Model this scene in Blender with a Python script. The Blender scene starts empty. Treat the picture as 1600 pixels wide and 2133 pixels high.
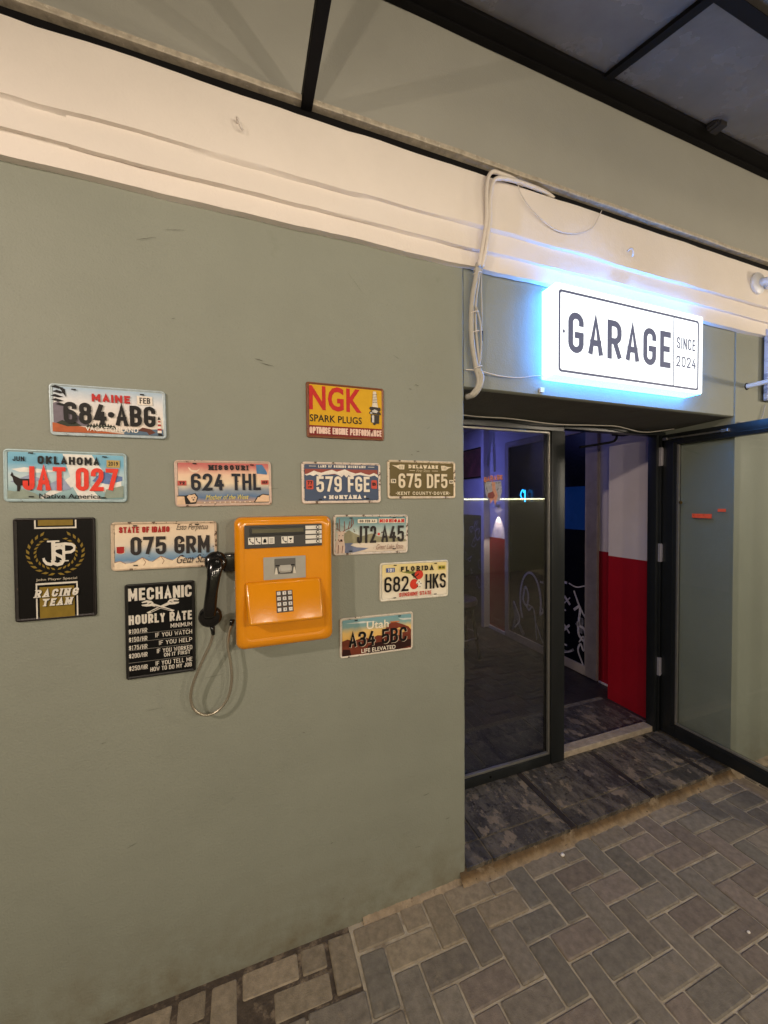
import bpy, bmesh, math, random
from mathutils import Vector, Matrix
random.seed(7)
S = bpy.context.scene
COL = S.collection

# ------------------------------------------------------------------ camera, world, lights, exposure
CAMZ = 1.647
cd = bpy.data.cameras.new('camera'); cam = bpy.data.objects.new('camera', cd); COL.objects.link(cam)
cd.sensor_width = 36; cd.sensor_fit = 'AUTO'; cd.lens = 805.03 / 2133 * 36
cd.clip_start = .02; cd.clip_end = 300
_y, _p, _r = .35164, .024637, -.0084579
fw = Vector((math.sin(_y) * math.cos(_p), math.cos(_y) * math.cos(_p), -math.sin(_p)))
rt = Vector((math.cos(_y), -math.sin(_y), 0)); up = rt.cross(fw)
r2 = math.cos(_r) * rt + math.sin(_r) * up; u2 = -math.sin(_r) * rt + math.cos(_r) * up
M = Matrix((r2, u2, -fw)).transposed().to_4x4(); M.translation = Vector((0, -1.4288, CAMZ))
cam.matrix_world = M
S.camera = cam

W = bpy.data.worlds.new('World'); S.world = W; W.use_nodes = True
_nt = W.node_tree
_sky = _nt.nodes.new('ShaderNodeTexSky'); _sky.sky_type = 'NISHITA'; _sky.sun_disc = False
_sky.sun_elevation = math.radians(-4); _sky.sun_rotation = math.radians(200)
_nt.links.new(_sky.outputs[0], _nt.nodes['Background'].inputs[0])
_nt.nodes['Background'].inputs[1].default_value = .08

def lamp(kind, loc, power, col, size=.05, aim=None, sx=None, sy=None, blend=.4, angle=60, spread=None):
    l = bpy.data.lights.new('lamp_light', kind); l.energy = power; l.color = col
    if kind in ('POINT', 'SPOT'): l.shadow_soft_size = size
    if kind == 'SPOT': l.spot_size = math.radians(angle); l.spot_blend = blend
    if kind == 'AREA':
        l.shape = 'RECTANGLE'; l.size = sx; l.size_y = sy
        if spread: l.spread = math.radians(spread)
    o = bpy.data.objects.new('lamp_light', l); COL.objects.link(o); o.location = loc
    if aim: o.rotation_euler = (Vector(aim) - Vector(loc)).to_track_quat('-Z', 'Y').to_euler()
    return o
WARM = (1, .845, .66)
# the lamps of the passage: a row of four bulbs behind the viewer, a pair under the canopy, one strong lamp to the left
for x, z, pw in ((-1.42, 2.12, 1.0), (-.2, 2.14, 1.0), (1.1, 2.12, 1.1), (2.4, 2.13, 1.1)):
    lamp('POINT', (x, -3.0, z), pw * 50, WARM, .02)
for x in (.12, .52): lamp('POINT', (x, -.9, 2.86), 2.5, WARM, .03)
lamp('POINT', (-2.4, -2.2, 3.02), 240, (1, .82, .68), .05)
lamp('POINT', (4.5, -1.9, 2.25), 110, WARM, .06)  # unseen fill lamp added to brighten the right end of the wall
for x in (3.4, 7.3): lamp('POINT', (x, -4.4, 2.6), 75, WARM, .1)  # unseen lamps added to light the opposite wall for its reflection

S.view_settings.view_transform = 'Standard'; S.view_settings.look = 'None'
S.view_settings.exposure = 0; S.view_settings.gamma = 1
S.render.engine = 'CYCLES'
S.cycles.max_bounces = 8; S.cycles.transparent_max_bounces = 12
S.cycles.sample_clamp_indirect = 3

# ------------------------------------------------------------------ helpers
def srgb(*c):
    if len(c) == 1: c = c[0]
    return tuple((v / 255 / 12.92 if v / 255 <= .04045 else ((v / 255 + .055) / 1.055) ** 2.4) for v in c)

_mats = {}
def mat(name, col=(.5, .5, .5), rough=.5, metal=0, var=0, vs=6, bump=0, bs=40, spots=(), emit=None, estr=0,
        grad=None, gaxis=2, grange=(0, 1), coat=0, spec=.5, attr=None, zdirt=None, bdist=.01, bump2=None, rvar=0):
    if name in _mats: return _mats[name]
    m = bpy.data.materials.new(name); m.use_nodes = True; _mats[name] = m
    nt = m.node_tree; N = nt.nodes; L = nt.links; b = N['Principled BSDF']
    b.inputs['Base Color'].default_value = (*col, 1); b.inputs['Roughness'].default_value = rough
    b.inputs['Metallic'].default_value = metal; b.inputs['Specular IOR Level'].default_value = spec
    b.inputs['Coat Weight'].default_value = coat; b.inputs['Coat Roughness'].default_value = .08
    tc = N.new('ShaderNodeTexCoord'); co = tc.outputs['Object']
    cur = None
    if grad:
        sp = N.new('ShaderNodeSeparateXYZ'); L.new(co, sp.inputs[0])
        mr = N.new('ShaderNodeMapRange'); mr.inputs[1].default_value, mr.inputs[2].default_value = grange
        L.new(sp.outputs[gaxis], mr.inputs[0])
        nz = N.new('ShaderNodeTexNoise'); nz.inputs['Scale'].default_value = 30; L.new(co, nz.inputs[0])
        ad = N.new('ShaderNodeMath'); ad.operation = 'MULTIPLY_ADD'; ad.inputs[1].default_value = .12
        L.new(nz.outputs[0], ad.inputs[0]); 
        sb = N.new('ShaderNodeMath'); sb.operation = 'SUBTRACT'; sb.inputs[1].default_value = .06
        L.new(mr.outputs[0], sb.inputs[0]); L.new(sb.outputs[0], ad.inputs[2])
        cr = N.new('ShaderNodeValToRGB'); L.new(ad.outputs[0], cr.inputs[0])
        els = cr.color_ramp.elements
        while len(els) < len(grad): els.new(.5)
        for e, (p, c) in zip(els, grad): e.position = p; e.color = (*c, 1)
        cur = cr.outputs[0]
    if attr:
        a = N.new('ShaderNodeAttribute'); a.attribute_name = attr; cur = a.outputs['Color']
    def src():
        if cur is not None: return cur
        v = N.new('ShaderNodeRGB'); v.outputs[0].default_value = (*col, 1); return v.outputs[0]
    if var:
        nz = N.new('ShaderNodeTexNoise'); nz.inputs['Scale'].default_value = vs; nz.inputs['Detail'].default_value = 8
        nz.inputs['Roughness'].default_value = .62; L.new(co, nz.inputs[0])
        mr = N.new('ShaderNodeMapRange'); mr.inputs[1].default_value = .3; mr.inputs[2].default_value = .7
        mr.inputs[3].default_value = 1 - var; mr.inputs[4].default_value = 1 + var; L.new(nz.outputs[0], mr.inputs[0])
        mx = N.new('ShaderNodeMix'); mx.data_type = 'RGBA'; mx.blend_type = 'MULTIPLY'; mx.inputs[0].default_value = 1
        L.new(src(), mx.inputs[6]); L.new(mr.outputs[0], mx.inputs[7]); cur = mx.outputs[2]
    for sc, th, soft, c, *st in spots:
        nz = N.new('ShaderNodeTexNoise'); nz.inputs['Scale'].default_value = sc; nz.inputs['Detail'].default_value = 9
        nz.inputs['Roughness'].default_value = .65
        if st:
            mp = N.new('ShaderNodeMapping'); mp.inputs['Scale'].default_value = st[0]; mp.inputs['Location'].default_value = (sc * 1.7, 3.1, th * 9)
            L.new(co, mp.inputs[0]); L.new(mp.outputs[0], nz.inputs[0])
        else: L.new(co, nz.inputs[0])
        mr = N.new('ShaderNodeMapRange'); mr.inputs[1].default_value = th; mr.inputs[2].default_value = th + soft
        L.new(nz.outputs[0], mr.inputs[0])
        mx = N.new('ShaderNodeMix'); mx.data_type = 'RGBA'; L.new(mr.outputs[0], mx.inputs[0])
        L.new(src(), mx.inputs[6]); mx.inputs[7].default_value = (*c, 1); cur = mx.outputs[2]
    if zdirt:
        sp = N.new('ShaderNodeSeparateXYZ'); L.new(co, sp.inputs[0])
        z1, c = zdirt
        mr = N.new('ShaderNodeMapRange'); mr.inputs[1].default_value = z1; mr.inputs[2].default_value = 0; L.new(sp.outputs[2], mr.inputs[0])
        pw = N.new('ShaderNodeMath'); pw.operation = 'POWER'; pw.inputs[1].default_value = 2.2; L.new(mr.outputs[0], pw.inputs[0])
        nz = N.new('ShaderNodeTexNoise'); nz.inputs['Scale'].default_value = 11; nz.inputs['Detail'].default_value = 10; nz.inputs['Roughness'].default_value = .7; L.new(co, nz.inputs[0])
        m2 = N.new('ShaderNodeMapRange'); m2.inputs[1].default_value = .36; m2.inputs[2].default_value = .68; L.new(nz.outputs[0], m2.inputs[0])
        mu = N.new('ShaderNodeMath'); mu.operation = 'MULTIPLY'; L.new(pw.outputs[0], mu.inputs[0]); L.new(m2.outputs[0], mu.inputs[1])
        mx = N.new('ShaderNodeMix'); mx.data_type = 'RGBA'; L.new(mu.outputs[0], mx.inputs[0]); L.new(src(), mx.inputs[6]); mx.inputs[7].default_value = (*c, 1); cur = mx.outputs[2]
    if cur is not None: L.new(cur, b.inputs['Base Color'])
    if rvar:
        nz = N.new('ShaderNodeTexNoise'); nz.inputs['Scale'].default_value = vs * 2; nz.inputs['Detail'].default_value = 6; L.new(co, nz.inputs[0])
        mr = N.new('ShaderNodeMapRange'); mr.inputs[1].default_value = .3; mr.inputs[2].default_value = .7
        mr.inputs[3].default_value = max(.03, rough - rvar); mr.inputs[4].default_value = min(1, rough + rvar)
        L.new(nz.outputs[0], mr.inputs[0]); L.new(mr.outputs[0], b.inputs['Roughness'])
    if bump:
        prev = None
        for (bb, ss, dd) in [(bump, bs, bdist)] + ([bump2] if bump2 else []):
            nz = N.new('ShaderNodeTexNoise'); nz.inputs['Scale'].default_value = ss; nz.inputs['Detail'].default_value = 6; L.new(co, nz.inputs[0])
            bm_ = N.new('ShaderNodeBump'); bm_.inputs['Strength'].default_value = bb; bm_.inputs['Distance'].default_value = dd
            L.new(nz.outputs[0], bm_.inputs['Height'])
            if prev: L.new(prev, bm_.inputs['Normal'])
            prev = bm_.outputs[0]
        L.new(prev, b.inputs['Normal'])
    if emit:
        b.inputs['Emission Color'].default_value = (*emit, 1); b.inputs['Emission Strength'].default_value = estr
    return m

def glass_mat(name, tint=(.8, .85, .85), refl=.10, rough=.01):
    m = bpy.data.materials.new(name); m.use_nodes = True; nt = m.node_tree; N = nt.nodes; L = nt.links
    out = N['Material Output']; N.remove(N['Principled BSDF'])
    t = N.new('ShaderNodeBsdfTransparent'); t.inputs[0].default_value = (*tint, 1)
    g = N.new('ShaderNodeBsdfGlossy'); g.inputs['Roughness'].default_value = rough; g.inputs[0].default_value = (.95, .96, .95, 1)
    lw = N.new('ShaderNodeLayerWeight'); lw.inputs[0].default_value = .5
    po = N.new('ShaderNodeMath'); po.operation = 'POWER'; po.inputs[1].default_value = 3.5; L.new(lw.outputs['Facing'], po.inputs[0])
    ad = N.new('ShaderNodeMath'); ad.operation = 'MULTIPLY_ADD'; ad.inputs[1].default_value = .8; ad.inputs[2].default_value = refl; ad.use_clamp = True
    L.new(po.outputs[0], ad.inputs[0])
    mx = N.new('ShaderNodeMixShader'); L.new(ad.outputs[0], mx.inputs[0]); L.new(t.outputs[0], mx.inputs[1]); L.new(g.outputs[0], mx.inputs[2])
    L.new(mx.outputs[0], out.inputs[0]); return m

class MB:
    def __init__(s): s.bm = bmesh.new()
    def face(s, pts):
        try: return s.bm.faces.new([s.bm.verts.new(p) for p in pts])
        except ValueError: return None
    def box(s, x0, x1, y0, y1, z0, z1, bev=0):
        b = bmesh.new()
        v = [b.verts.new((x, y, z)) for x in (x0, x1) for y in (y0, y1) for z in (z0, z1)]
        for f in ((0, 1, 3, 2), (4, 6, 7, 5), (0, 4, 5, 1), (2, 3, 7, 6), (0, 2, 6, 4), (1, 5, 7, 3)): b.faces.new([v[i] for i in f])
        if bev: bmesh.ops.bevel(b, geom=b.edges[:], offset=bev, segments=2, affect='EDGES', profile=.6)
        s.merge(b); return s
    def merge(s, b):
        me = bpy.data.meshes.new('t'); b.to_mesh(me); b.free(); s.bm.from_mesh(me); bpy.data.meshes.remove(me)
    def loft(s, rings, cap0=True, cap1=True):
        R = [[s.bm.verts.new(p) for p in r] for r in rings]; n = len(R[0])
        for a, b in zip(R, R[1:]):
            for i in range(n): s.bm.faces.new((a[i], a[(i + 1) % n], b[(i + 1) % n], b[i]))
        if cap0: s.bm.faces.new(R[0][::-1])
        if cap1: s.bm.faces.new(R[-1])
        return s
    def tube(s, pts, r, n=10, cap=True):
        pts = [Vector(p) for p in pts]; rr = r if isinstance(r, (list, tuple)) else [r] * len(pts)
        rings = []; ref = None
        for i, p in enumerate(pts):
            t = (pts[min(i + 1, len(pts) - 1)] - pts[max(i - 1, 0)]).normalized()
            if ref is None:
                ref = Vector((0, 0, 1)) if abs(t.z) < .9 else Vector((1, 0, 0))
            a = (ref - t * ref.dot(t)).normalized(); ref = a; b = t.cross(a)
            rings.append([p + (a * math.cos(k * math.tau / n) + b * math.sin(k * math.tau / n)) * rr[i] for k in range(n)])
        return s.loft(rings, cap, cap)
    def lathe(s, prof, c, axis, n=24):
        # prof: (dist along axis, radius)
        ax = Vector(axis).normalized(); ref = Vector((0, 0, 1)) if abs(ax.z) < .9 else Vector((1, 0, 0))
        a = (ref - ax * ref.dot(ax)).normalized(); b = ax.cross(a); c = Vector(c)
        return s.loft([[c + ax * d + (a * math.cos(k * math.tau / n) + b * math.sin(k * math.tau / n)) * max(r, 1e-4) for k in range(n)] for d, r in prof])
    def build(s, name, m, parent=None, smooth=False, auto=None):
        bmesh.ops.recalc_face_normals(s.bm, faces=s.bm.faces)
        me = bpy.data.meshes.new(name); s.bm.to_mesh(me); s.bm.free(); me.materials.append(m)
        if smooth:
            for p in me.polygons: p.use_smooth = True
            if auto: me.set_sharp_from_angle(angle=math.radians(auto))
        o = bpy.data.objects.new(name, me); COL.objects.link(o)
        if parent is not None: o.parent = parent
        return o

def tag(o, label=None, cat=None, group=None, kind=None):
    if label: o['label'] = label
    if cat: o['category'] = cat
    if group: o['group'] = group
    if kind: o['kind'] = kind
    return o
def thing(name, label, cat, loc=(0, 0, 0), rot=(0, 0, 0), group=None):
    o = bpy.data.objects.new(name, None); COL.objects.link(o); o.location = loc; o.rotation_euler = rot
    o.empty_display_size = .05
    return tag(o, label, cat, group)
def spline(ctrl, n=8):
    P = [Vector(c) for c in ctrl]; P = [P[0] * 2 - P[1]] + P + [P[-1] * 2 - P[-2]]; out = []
    for i in range(1, len(P) - 2):
        for k in range(n):
            t = k / n; a, b, c, d = P[i - 1:i + 3]
            out.append(.5 * ((2 * b) + (c - a) * t + (2 * a - 5 * b + 4 * c - d) * t * t + (3 * b - a - 3 * c + d) * t ** 3))
    return out + [P[-2]]
def rrect(x0, x1, z0, z1, r, n=6):
    out = []
    for cx, cz, a in ((x1 - r, z1 - r, 0), (x0 + r, z1 - r, 90), (x0 + r, z0 + r, 180), (x1 - r, z0 + r, 270)):
        for k in range(n + 1):
            t = math.radians(a + 90 * k / n); out.append((cx + r * math.cos(t), cz + r * math.sin(t)))
    return out

# ------------------------------------------------------------------ stroke lettering
def G(*strokes): return strokes
q = .5
FONT = {
 'A': G([(0,0),(.5,1),(1,0)],[(.17,.3),(.83,.3)]),
 'B': G([(0,0),(0,1)],[(0,1),(.94,1,q),(.94,.52,q),(0,.52)],[(.3,.52),(1,.52,q),(1,0,q),(0,0)]),
 'C': G([(1,.79),(1,1,q),(0,1,q),(0,0,q),(1,0,q),(1,.21)]),
 'D': G([(0,0),(0,1)],[(0,1),(1,1,q),(1,0,q),(0,0)]),
 'E': G([(1,1),(0,1),(0,0),(1,0)],[(0,.52),(.85,.52)]),
 'F': G([(1,1),(0,1),(0,0)],[(0,.5),(.85,.5)]),
 'G': G([(1,.80),(1,1,q),(0,1,q),(0,0,q),(1,0,q),(1,.44),(.60,.44)]),
 'H': G([(0,0),(0,1)],[(1,0),(1,1)],[(0,.5),(1,.5)]),
 'I': G([(.5,0),(.5,1)]),
 'J': G([(1,1),(1,0,q),(0,0,q),(0,.26)]),
 'K': G([(0,0),(0,1)],[(1,1),(.05,.42)],[(.34,.6),(1,0)]),
 'L': G([(0,1),(0,0),(1,0)]),
 'M': G([(0,0),(0,1)],[(0,1),(.5,.3),(1,1)],[(1,1),(1,0)]),
 'N': G([(0,0),(0,1)],[(0,1),(1,0)],[(1,0),(1,1)]),
 'O': G([(.5,1),(0,1,q),(0,0,q),(1,0,q),(1,1,q),(.499,1)]),
 'P': G([(0,0),(0,1)],[(0,1),(1,1,q),(1,.44,q),(0,.44)]),
 'Q': G([(.5,1),(0,1,q),(0,0,q),(1,0,q),(1,1,q),(.499,1)],[(.6,.25),(1.05,-.08)]),
 'R': G([(0,0),(0,1)],[(0,1),(1,1,q),(1,.46,q),(0,.46)],[(.5,.46),(1,0)]),
 'S': G([(1,.80),(1,1,q),(0,1,q),(0,.52,q),(1,.49,q),(1,0,q),(0,0,q),(0,.20)]),
 'T': G([(0,1),(1,1)],[(.5,1),(.5,0)]),
 'U': G([(0,1),(0,0,q),(1,0,q),(1,1)]),
 'V': G([(0,1),(.5,0),(1,1)]),
 'W': G([(0,1),(.25,0),(.5,.75),(.75,0),(1,1)]),
 'X': G([(0,0),(1,1)],[(0,1),(1,0)]),
 'Y': G([(0,1),(.5,.45),(1,1)],[(.5,.45),(.5,0)]),
 'Z': G([(0,1),(1,1),(0,0),(1,0)]),
 '1': G([(.15,.78),(.62,1),(.62,0)]),
 '2': G([(0,.78),(0,1,q),(1,1,q),(1,.58,.3),(0,0),(1,0)]),
 '3': G([(0,.81),(0,1,q),(1,1,q),(1,.53,q),(.35,.53)],[(.5,.53),(1,.53,q),(1,0,q),(0,0,q),(0,.19)]),
 '4': G([(.62,1),(0,.27),(1,.27)],[(.74,.55),(.74,0)]),
 '5': G([(.95,1),(.06,1),(.03,.54),(.3,.60,.1),(1,.62,q),(1,0,q),(0,0,q),(0,.19)]),
 '6': G([(1,.83),(1,1,q),(0,1,q),(0,0,q),(.5,0)],[(.5,0),(1,0,q),(1,.55,q),(.05,.55)]),
 '7': G([(0,1),(1,1),(.35,0)]),
 '8': G([(.5,.53),(.05,.53,q),(.05,1,q),(.95,1,q),(.95,.53,q),(.499,.53)],[(.5,.53),(0,.53,q),(0,0,q),(1,0,q),(1,.53,q),(.499,.53)]),
 '9': G([(0,.17),(0,0,q),(1,0,q),(1,1,q),(.5,1)],[(.5,1),(0,1,q),(0,.45,q),(.95,.45)]),
 '0': G([(.5,1),(0,1,q),(0,0,q),(1,0,q),(1,1,q),(.499,1)]),
 '-': G([(.1,.5),(.9,.5)]), '/': G([(0,0),(1,1)]), '.': G([(.5,0),(.5,.08)]),
 '$': G([(1,.7),(1,.88,q),(0,.88,q),(0,.52,q),(1,.49,q),(1,.12,q),(0,.12,q),(0,.3)],[(.5,1.02),(.5,-.02)]),
 '*': G([(.35,.5),(.65,.5)]), '+': G([(.5,.2),(.5,.8)],[(.1,.5),(.9,.5)]),
}
ADV = {'I': .22, '1': .62, '.': .25, ' ': .45, '*': .4, '-': .6, '/': .8, 'M': 1.22, 'W': 1.3, 'N': 1.05, 'E': .86, 'F': .84, 'L': .84, 'J': .85, 'T': .95}

def fillet(path, w, h, th):
    # path in unit box -> real polyline with rounded corners
    iw, ih = w - th, h - th
    P = [(Vector((th / 2 + p[0] * iw, th / 2 + p[1] * ih)), (p[2] * iw if len(p) > 2 else 0)) for p in path]
    out = [P[0][0]]
    for i in range(1, len(P) - 1):
        c, r = P[i]; a, b = P[i - 1][0], P[i + 1][0]
        if not r: out.append(c); continue
        d1, d2 = (a - c), (b - c); l = min(r, d1.length * .5 if P[i - 1][1] else d1.length * .98, d2.length * .5 if P[i + 1][1] else d2.length * .98)
        p0 = c + d1.normalized() * l; p1 = c + d2.normalized() * l
        for k in range(7):
            t = k / 6; s = math.sin
            # quarter-ellipse like blend
            u = math.radians(90 * t); out.append(c + (p0 - c) * (1 - s(u)) + (p1 - c) * (1 - math.cos(u)))
    out.append(P[-1][0])
    res = [out[0]]
    for p in out[1:]:
        if (p - res[-1]).length > 1e-6: res.append(p)
    return res
def ribbon(pts, th):
    quads = []; n = len(pts); L = []
    for i, p in enumerate(pts):
        d0 = (p - pts[i - 1]).normalized() if i else (pts[1] - p).normalized()
        d1 = (pts[i + 1] - p).normalized() if i < n - 1 else d0
        n0 = Vector((-d0.y, d0.x)); n1 = Vector((-d1.y, d1.x)); m = n0 + n1
        if m.length < .3: m = n1
        else: m = m.normalized()
        k = max(.45, m.dot(n1)); o = m * (th / 2 / k); L.append((p + o, p - o))
    for a, b in zip(L, L[1:]): quads.append([a[0], a[1], b[1], b[0]])
    return quads
def strokes(txt, x0, x1, z0, z1, th, serif=0, slant=0, gap=.22):
    """polygons [(poly, sub)] of a line of capitals filling the box"""
    h = z1 - z0; tot = sum(ADV.get(c, 1) for c in txt); k = (x1 - x0) / (tot + gap * (len(txt) - 1)); x = x0; out = []
    for c in txt:
        w = ADV.get(c, 1) * k
        for si, st in enumerate(FONT.get(c, ())):
            pl = fillet(st, w if c not in 'I.*' else th, h, th)
            if c == 'I': pl = [Vector((w / 2, p.y)) for p in pl]
            if c == '*':
                cen = Vector((w / 2, h * .5)); out.append(([(x + cen.x + math.cos(a * math.tau / 10) * th * .75, z0 + cen.y + math.sin(a * math.tau / 10) * th * .75) for a in range(10)], 0)); continue
            if c == '.': pl = [Vector((w / 2, p.y)) for p in pl]
            # square ends reach the box
            ex = list(pl)
            if (pl[0] - pl[-1]).length > th * .5:
                for a_, b_ in ((0, 1), (-1, -2)):
                    d = (pl[a_] - pl[b_]).normalized(); ex[a_] = pl[a_] + d * th * (.5 if max(abs(d.x), abs(d.y)) > .98 else .28)
            for qd in ribbon(ex, th): out.append(([(x + p.x + slant * p.y, z0 + p.y) for p in qd], si))
            if serif:
                for e in (pl[0], pl[-1]):
                    if abs(e.y - th / 2) < th * .2 or abs(e.y - h + th / 2) < th * .2:
                        zz = 0 if e.y < h / 2 else h - th * .5
                        out.append(([(x + e.x - serif + slant * zz, z0 + zz), (x + e.x + serif + slant * zz, z0 + zz), (x + e.x + serif + slant * zz, z0 + zz + th * .5), (x + e.x - serif + slant * zz, z0 + zz + th * .5)], 2 + si))
        x += w + gap * k
    return out
def typeset(txt, x0, x1, z0, z1, bold=0, shear=0):
    """polygons of a line set in Blender's built-in face, stretched to the box"""
    cu = bpy.data.curves.new('t', 'FONT'); cu.body = txt; cu.offset = bold; cu.shear = shear; cu.space_character = 1 + bold * 2.2; cu.resolution_u = 3
    ob = bpy.data.objects.new('t', cu); me = bpy.data.meshes.new_from_object(ob)
    V = [v.co.copy() for v in me.vertices]; F = [list(p.vertices) for p in me.polygons]
    bpy.data.objects.remove(ob); bpy.data.curves.remove(cu); bpy.data.meshes.remove(me)
    ax, bx = min(v.x for v in V), max(v.x for v in V); az, bz = min(v.y for v in V), max(v.y for v in V)
    return [([(x0 + (V[i].x - ax) / (bx - ax) * (x1 - x0), z0 + (V[i].y - az) / (bz - az) * (z1 - z0)) for i in f], 0) for f in F]
LAY = .00035
def flat(name, m, polys, y, parent, rise=0):
    b = MB()
    for i, p in enumerate(polys):
        pts, sub = p if isinstance(p, tuple) and isinstance(p[1], (int, float)) and not isinstance(p[0], (int, float)) else (p, (i % 10) * .25)
        b.face([(a[0], y - sub * .00009, a[1]) for a in pts])
    for f in b.bm.faces:
        f.normal_update()
        if f.normal.y > 0: f.normal_flip()
    me = bpy.data.meshes.new(name); b.bm.to_mesh(me); b.bm.free(); me.materials.append(m)
    o = bpy.data.objects.new(name, me); COL.objects.link(o); o.parent = parent
    return o
def circ(cx, cz, rx, rz=None, n=18, a0=0, a1=360):
    rz = rx if rz is None else rz
    return [(cx + rx * math.cos(math.radians(a0 + (a1 - a0) * k / n)), cz + rz * math.sin(math.radians(a0 + (a1 - a0) * k / n))) for k in range(n + (0 if a1 - a0 == 360 else 1))]
def line2(pts, th): return [(qd, i % 2) for i, qd in enumerate(ribbon([Vector(p) for p in pts], th))]

# ------------------------------------------------------------------ materials
wall_m = mat('wall_paint', (.224, .238, .196), .62, zdirt=(.45, (.15, .13, .085)), var=.06, vs=2.2, bump=.42, bs=150, bdist=.003, bump2=(.25, 7, .02),
             spots=[(2.2, .60, .16, (.212, .225, .182)), (9, .74, .02, (.21, .21, .17), (1, 1, .5)), (1.3, .64, .2, (.25, .262, .215)), (34, .755, .012, (.17, .165, .135), (1, 1, .45)), (3.4, .66, .05, (.205, .219, .175)), (150, .60, .1, (.195, .206, .166))])
trim_m = mat('cornice_paint', (.74, .675, .615), .6, var=.03, vs=4, bump=.3, bs=120, bdist=.003, bump2=(.3, 9, .015),
             spots=[(3, .66, .12, (.68, .60, .52), (3, 1, .5))])
flash_m = mat('flashing_metal', (.40, .35, .275), .55, metal=0, var=.3, vs=40, spots=[(60, .6, .05, (.55, .5, .42))])
dark_m = mat('anthracite_aluminium', (.013, .015, .0155), .36, metal=.2, var=.12, vs=9, bump=.05, bs=300)
black_m = mat('black_paint', (.004, .0036, .004), .7, var=.2, vs=20, spec=.15)
blackg_m = mat('black_bakelite', (.006, .006, .006), .17, spec=.5)
white_m = mat('white_plastic', (.72, .71, .69), .4)
cable_m = mat('grey_cable', (.38, .36, .31), .5, var=.08, vs=40)
steel_m = mat('steel', (.55, .54, .52), .32, metal=.9, var=.1, vs=60)

# ------------------------------------------------------------------ ground
def lerp3(a, b, t): return tuple(x + (y - x) * t for x, y in zip(a, b))
g = MB(); g.face([(-40, -60, -.0055), (60, -60, -.0055), (60, 6, -.0055), (-40, 6, -.0055)])
ground = g.build('ground', mat('joint_sand', (.37, .32, .235), .95, var=.3, vs=18, bump=.6, bs=220, bdist=.004, spots=[(6, .55, .15, (.17, .13, .09))]))
tag(ground, kind='structure')

pav = bmesh.new(); cl = pav.loops.layers.float_color.new('tone')
PX, PY = .1, .0955
def brick(x0, x1, y0, y1, dz, tone, shrink, jit):
    c = .0045; x0 += shrink; x1 -= shrink; y0 += shrink; y1 -= shrink
    ca, sa = math.cos(jit), math.sin(jit); cx, cy = (x0 + x1) / 2, (y0 + y1) / 2
    tx, ty = random.uniform(-.014, .014), random.uniform(-.014, .014)
    def ring(i, z, n=2):
        o = []
        r = .006
        for qx, qy, a in ((x1 - i, y1 - i, 0), (x0 + i, y1 - i, 90), (x0 + i, y0 + i, 180), (x1 - i, y0 + i, 270)):
            for k in range(3):
                t = math.radians(a + 45 * k); px = qx + r * (math.cos(t) - (1 if a in (0, 270) else -1)) ; py = qy + r * (math.sin(t) - (1 if a in (0, 90) else -1))
                dx, dy = px - cx, py - cy
                o.append(pav.verts.new((cx + dx * ca - dy * sa, cy + dx * sa + dy * ca, z + dz + tx * dx + ty * dy)))
        return o
    R = [ring(0, -.02), ring(0, -.0035), ring(c, 0)]
    fs = []
    for a, b in zip(R, R[1:]):
        for i in range(12): fs.append(pav.faces.new((a[i], a[(i + 1) % 12], b[(i + 1) % 12], b[i])))
    fs.append(pav.faces.new(R[-1]))
    for f in fs:
        for l in f.loops: l[cl] = (*tone, 1)
rp = random.Random(3)
for i in range(-36, 62):
    for j in range(-52, 3):
        k = (i + j) % 4
        if k not in (0, 3): continue
        x0 = .067 + PX * i; y0 = -.203 + PY * j
        if k == 0: x1, ya, yb = x0 + 2 * PX, y0, y0 + PY
        else: x1, ya, yb = x0 + PX, y0 - PY, y0 + PY
        if ya > -.004: continue
        if yb > -.012:
            yb = -.012 if not (.86 < x0 < 2.7) else -.045
            if yb - ya < .03: continue
        near = x0 < .40 and ya > -.30
        base = lerp3((.182, .156, .122), (.158, .143, .115), rp.random())
        if rp.random() < .25: base = (.182, .148, .118)
        t = rp.uniform(.8, 1.13)
        if ya > -.25 and x0 < 1.0: base = lerp3(base, (.30, .24, .155), .6)
        elif ya > -.2: base = lerp3(base, (.27, .215, .15), .35)
        brick(x0, x1, ya, yb, rp.uniform(-.002, .002) - (.004 if near and rp.random() < .4 else 0), tuple(v * t for v in base),
              .0030 + rp.uniform(0, .0012) + (rp.uniform(.001, .006) if near else 0), rp.gauss(0, .006) + (rp.gauss(0, .03) if near else 0))
me = bpy.data.meshes.new('pavement'); pav.to_mesh(me); pav.free()
me.materials.append(mat('paver_concrete', attr='tone', rough=.8, var=.28, vs=34, bump=.6, bs=240, bdist=.003, bump2=(.4, 30, .004), spots=[(14, .62, .1, (.23, .19, .135)), (45, .74, .03, (.06, .05, .04)), (7, .68, .12, (.10, .088, .07))]))
pv = bpy.data.objects.new('pavement', me); COL.objects.link(pv); tag(pv, kind='structure')

o = MB(); o.face([(-4, -.22, -.0048), (.36, -.22, -.0048), (.36, .0, -.0048), (-4, .0, -.0048)]); o = o.build('joint_sheet', mat('dark_joint', (.062, .046, .032), .95, var=.4, vs=30, bump=.5, bs=90, spots=[(16, .52, .12, (.20, .155, .105))])); tag(o, kind='structure')  # dark sheet under the wide gaps between bricks beside the wall
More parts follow.
